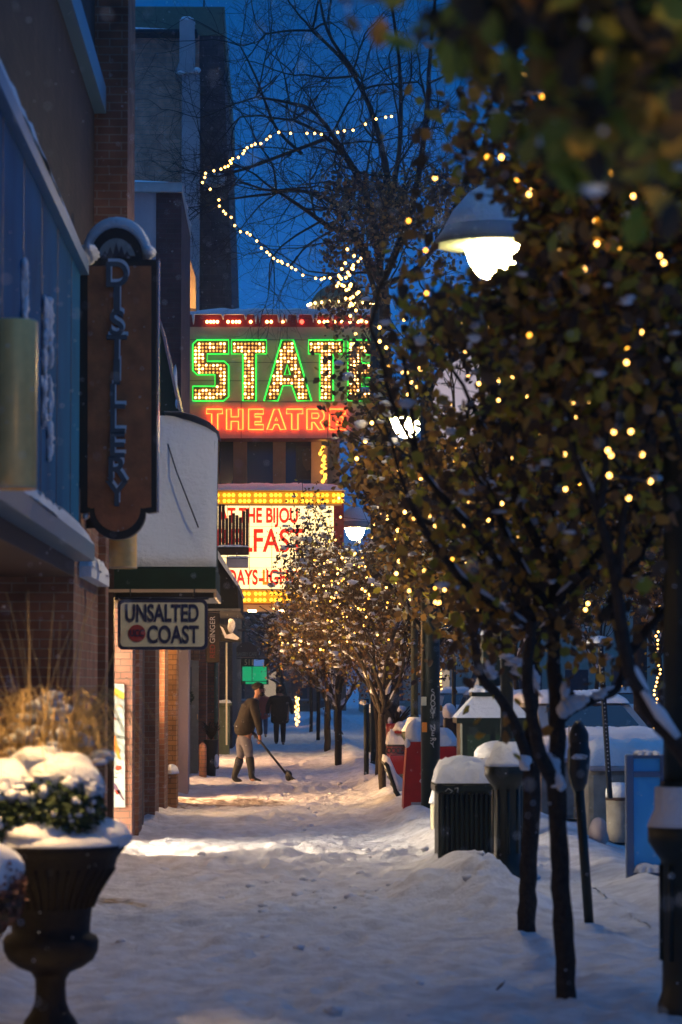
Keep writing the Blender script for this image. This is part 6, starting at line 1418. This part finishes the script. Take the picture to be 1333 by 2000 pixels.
def walker(px, py0, py1, Y, label, coat, legs, hood, bulk=1.0, stride=.08):
    h = (py1 - py0) / S_(Y); x = X(px, Y); t = thing('person', (x, Y, 0), label, 'person', None); k = h / 1.75
    def q(dx, dy, z): return Vector((x + dx * k, Y + dy * k, z * k + Z(py1, Y)))
    N = [(q(0, 0, .95), .13 * k), (q(0, 0, 1.2), .12 * k), (q(0, 0, 1.42), .12 * k), (q(0, 0, 1.52), .055 * k), (q(0, 0, 1.60), .080 * k), (q(0, 0, 1.68), .078 * k)]
    E = [(i, i + 1) for i in range(5)]
    for s_ in (-1, 1):
        i = len(N); N += [(q(.17 * s_, 0, 1.40), .055 * k), (q(.24 * s_, .02, 1.15), .042 * k), (q(.24 * s_, -.05 * s_, .92), .033 * k), (q(.235 * s_, -.08 * s_, .84), .028 * k)]; E += [(2, i), (i, i + 1), (i + 1, i + 2), (i + 2, i + 3)]
        j = len(N); N += [(q(.09 * s_, 0, .88), .085 * k), (q(.10 * s_, stride * s_, .48), .055 * k), (q(.10 * s_, -stride * s_, .09), .042 * k), (q(.10 * s_, -stride * s_ - .10, .04), .032 * k)]; E += [(0, j), (j, j + 1), (j + 1, j + 2), (j + 2, j + 3)]
    for s_, wi in ((-1, 9), (1, 17)):
        k0 = len(N); hn, he = hand(Vector(N[wi][0]), Vector((0, -.2, -1)), Vector((-s_ * .6, -.5, 0)), k0); N += hn; E += [(wi, k0)] + [e for e in he if e[0] is not None]
    bd = skin_body('body', N, E, 'skin', t, 1)
    part('nose', 'skin', bd, lambda b: b.tube([q(0, -.08, 1.66), q(0, -.105, 1.62)], [.012, .016], 6))
    B_ = bulk
    ns = [(q(0, 0, .62), (.23 * B_ * k, .17 * k)), (q(0, 0, 1.0), (.20 * B_ * k, .16 * k)), (q(0, 0, 1.22), (.20 * B_ * k, .15 * k)), (q(0, 0, 1.40), (.17 * B_ * k, .14 * k)), (q(0, 0, 1.50), .09 * k)]
    ed = [(0, 1), (1, 2), (2, 3), (3, 4)]
    for s_ in (-1, 1):
        i = len(ns); ns += [(q(.18 * s_ * B_, 0, 1.38), .085 * k), (q(.26 * s_ * B_, .02, 1.14), .07 * k), (q(.26 * s_ * B_, -.05 * s_, .92), .055 * k)]; ed += [(3, i), (i, i + 1), (i + 1, i + 2)]
    skin_body('coat', ns, ed, coat, t, 2, 1)
    if hood: part('hood', coat, t, lambda b: b.blob(q(0, .03, 1.63), (.125 * k, .125 * k, .14 * k), 3, .05))
    else: part('hair', 'hair', t, lambda b: b.blob(q(0, .02, 1.70), (.088 * k, .095 * k, .075 * k), 3, .05))
    ns = [(q(0, 0, .92), (.15 * k, .13 * k))]; ed = []
    for s_ in (-1, 1): i = len(ns); ns += [(q(.09 * s_, 0, .84), .11 * k), (q(.10 * s_, stride * s_, .46), .085 * k), (q(.10 * s_, -stride * s_, .08), .065 * k)]; ed += [(0, i), (i, i + 1), (i + 1, i + 2)]
    skin_body('trousers', ns, ed, legs, t, 2)
    for s_ in (-1, 1): skin_body('boot', [(q(.10 * s_, -stride * s_ + .03, .06), .05 * k), (q(.10 * s_, -stride * s_ - .06, .045), .045 * k), (q(.10 * s_, -stride * s_ - .15, .03), .032 * k)], [(0, 1), (1, 2)], 'boots', t, 1)
walker(547, 1340, 1457, 79, 'person in a bulky black hooded coat walking away down the pavement', 'coat_black', 'coat_black', True, 1.38)
walker(514, 1345, 1440, 90, 'person in a reddish coat and blue jeans half hidden behind the shoveller', 'coat_red', 'jeans', False)
# ------------------------------------------------------------------ falling snow
rg = np.random.RandomState(5); n = 9500
yy = 4 + 60 * rg.rand(n) ** .8; xx = (rg.rand(n) - .5) * .30 * yy + .02 * yy; zz = 1.7 + yy * (rg.rand(n) * .37 - .12) ; ok = (zz > .1)
xx, yy, zz = xx[ok], yy[ok], zz[ok]; n = len(xx); r = rg.uniform(.0018, .0052, n)
o = np.array([(1, 0, 0), (-1, 0, 0), (0, 1, 0), (0, -1, 0), (0, 0, 1), (0, 0, -1)], float)
Vv = np.stack([xx, yy, zz], -1)[:, None, :] + o[None] * r[:, None, None]
fc_ = np.array([(0, 2, 4), (2, 1, 4), (1, 3, 4), (3, 0, 4), (2, 0, 5), (1, 2, 5), (3, 1, 5), (0, 3, 5)])
Ff = (np.arange(n)[:, None, None] * 6 + fc_[None]).reshape(-1, 3)
me = bpy.data.meshes.new('falling_snow'); me.vertices.add(n * 6); me.vertices.foreach_set('co', Vv.reshape(-1)); me.loops.add(Ff.size); me.loops.foreach_set('vertex_index', Ff.ravel().astype(np.int32))
me.polygons.add(len(Ff)); me.polygons.foreach_set('loop_start', np.arange(0, Ff.size, 3, dtype=np.int32)); me.update(calc_edges=True); me.materials.append(SNOW)
o = bpy.data.objects.new('falling_snow', me); COL.objects.link(o); tag(o, 'fine snowflakes falling through the whole street', 'snow', kind='stuff')
# clods of trodden snow on the pavement
b = MB(); rg2 = random.Random(3)
for k in range(160):
    y = rg2.choice((rg2.gauss(27, 1.2), rg2.gauss(44.5, 1.5), rg2.uniform(13, 55), rg2.gauss(23, 1.2))); x = rg2.gauss(.3, .75)
    if y < 12.5 or not -1.4 < x < 2.6: continue
    z = float(ground_h(np.array([[x]]), np.array([[y]]))[0, 0]); q = rg2.uniform(.012, .045)
    b.blob((x, y, z), (q * 1.2, q * 1.3, q * .7), k, .35, 7, 5)
b.build('snow_clods', 'snow', None, kind='stuff')
# ------------------------------------------------------------------ thin air full of fine snow
hz = part('haze', 'snow', None, lambda b: b.box(-40, 60, -12, 260, -1.7, 30), kind='stuff')
hm = bpy.data.materials.new('haze'); hm.use_nodes = True; n_ = hm.node_tree; n_.nodes.clear()
ho = n_.nodes.new('ShaderNodeOutputMaterial'); hv = n_.nodes.new('ShaderNodeVolumePrincipled'); hv.inputs['Color'].default_value = (.75, .88, 1, 1); hv.inputs['Density'].default_value = .0011; hv.inputs['Anisotropy'].default_value = .8
n_.links.new(hv.outputs[0], ho.inputs['Volume']); hz.data.materials[0] = hm
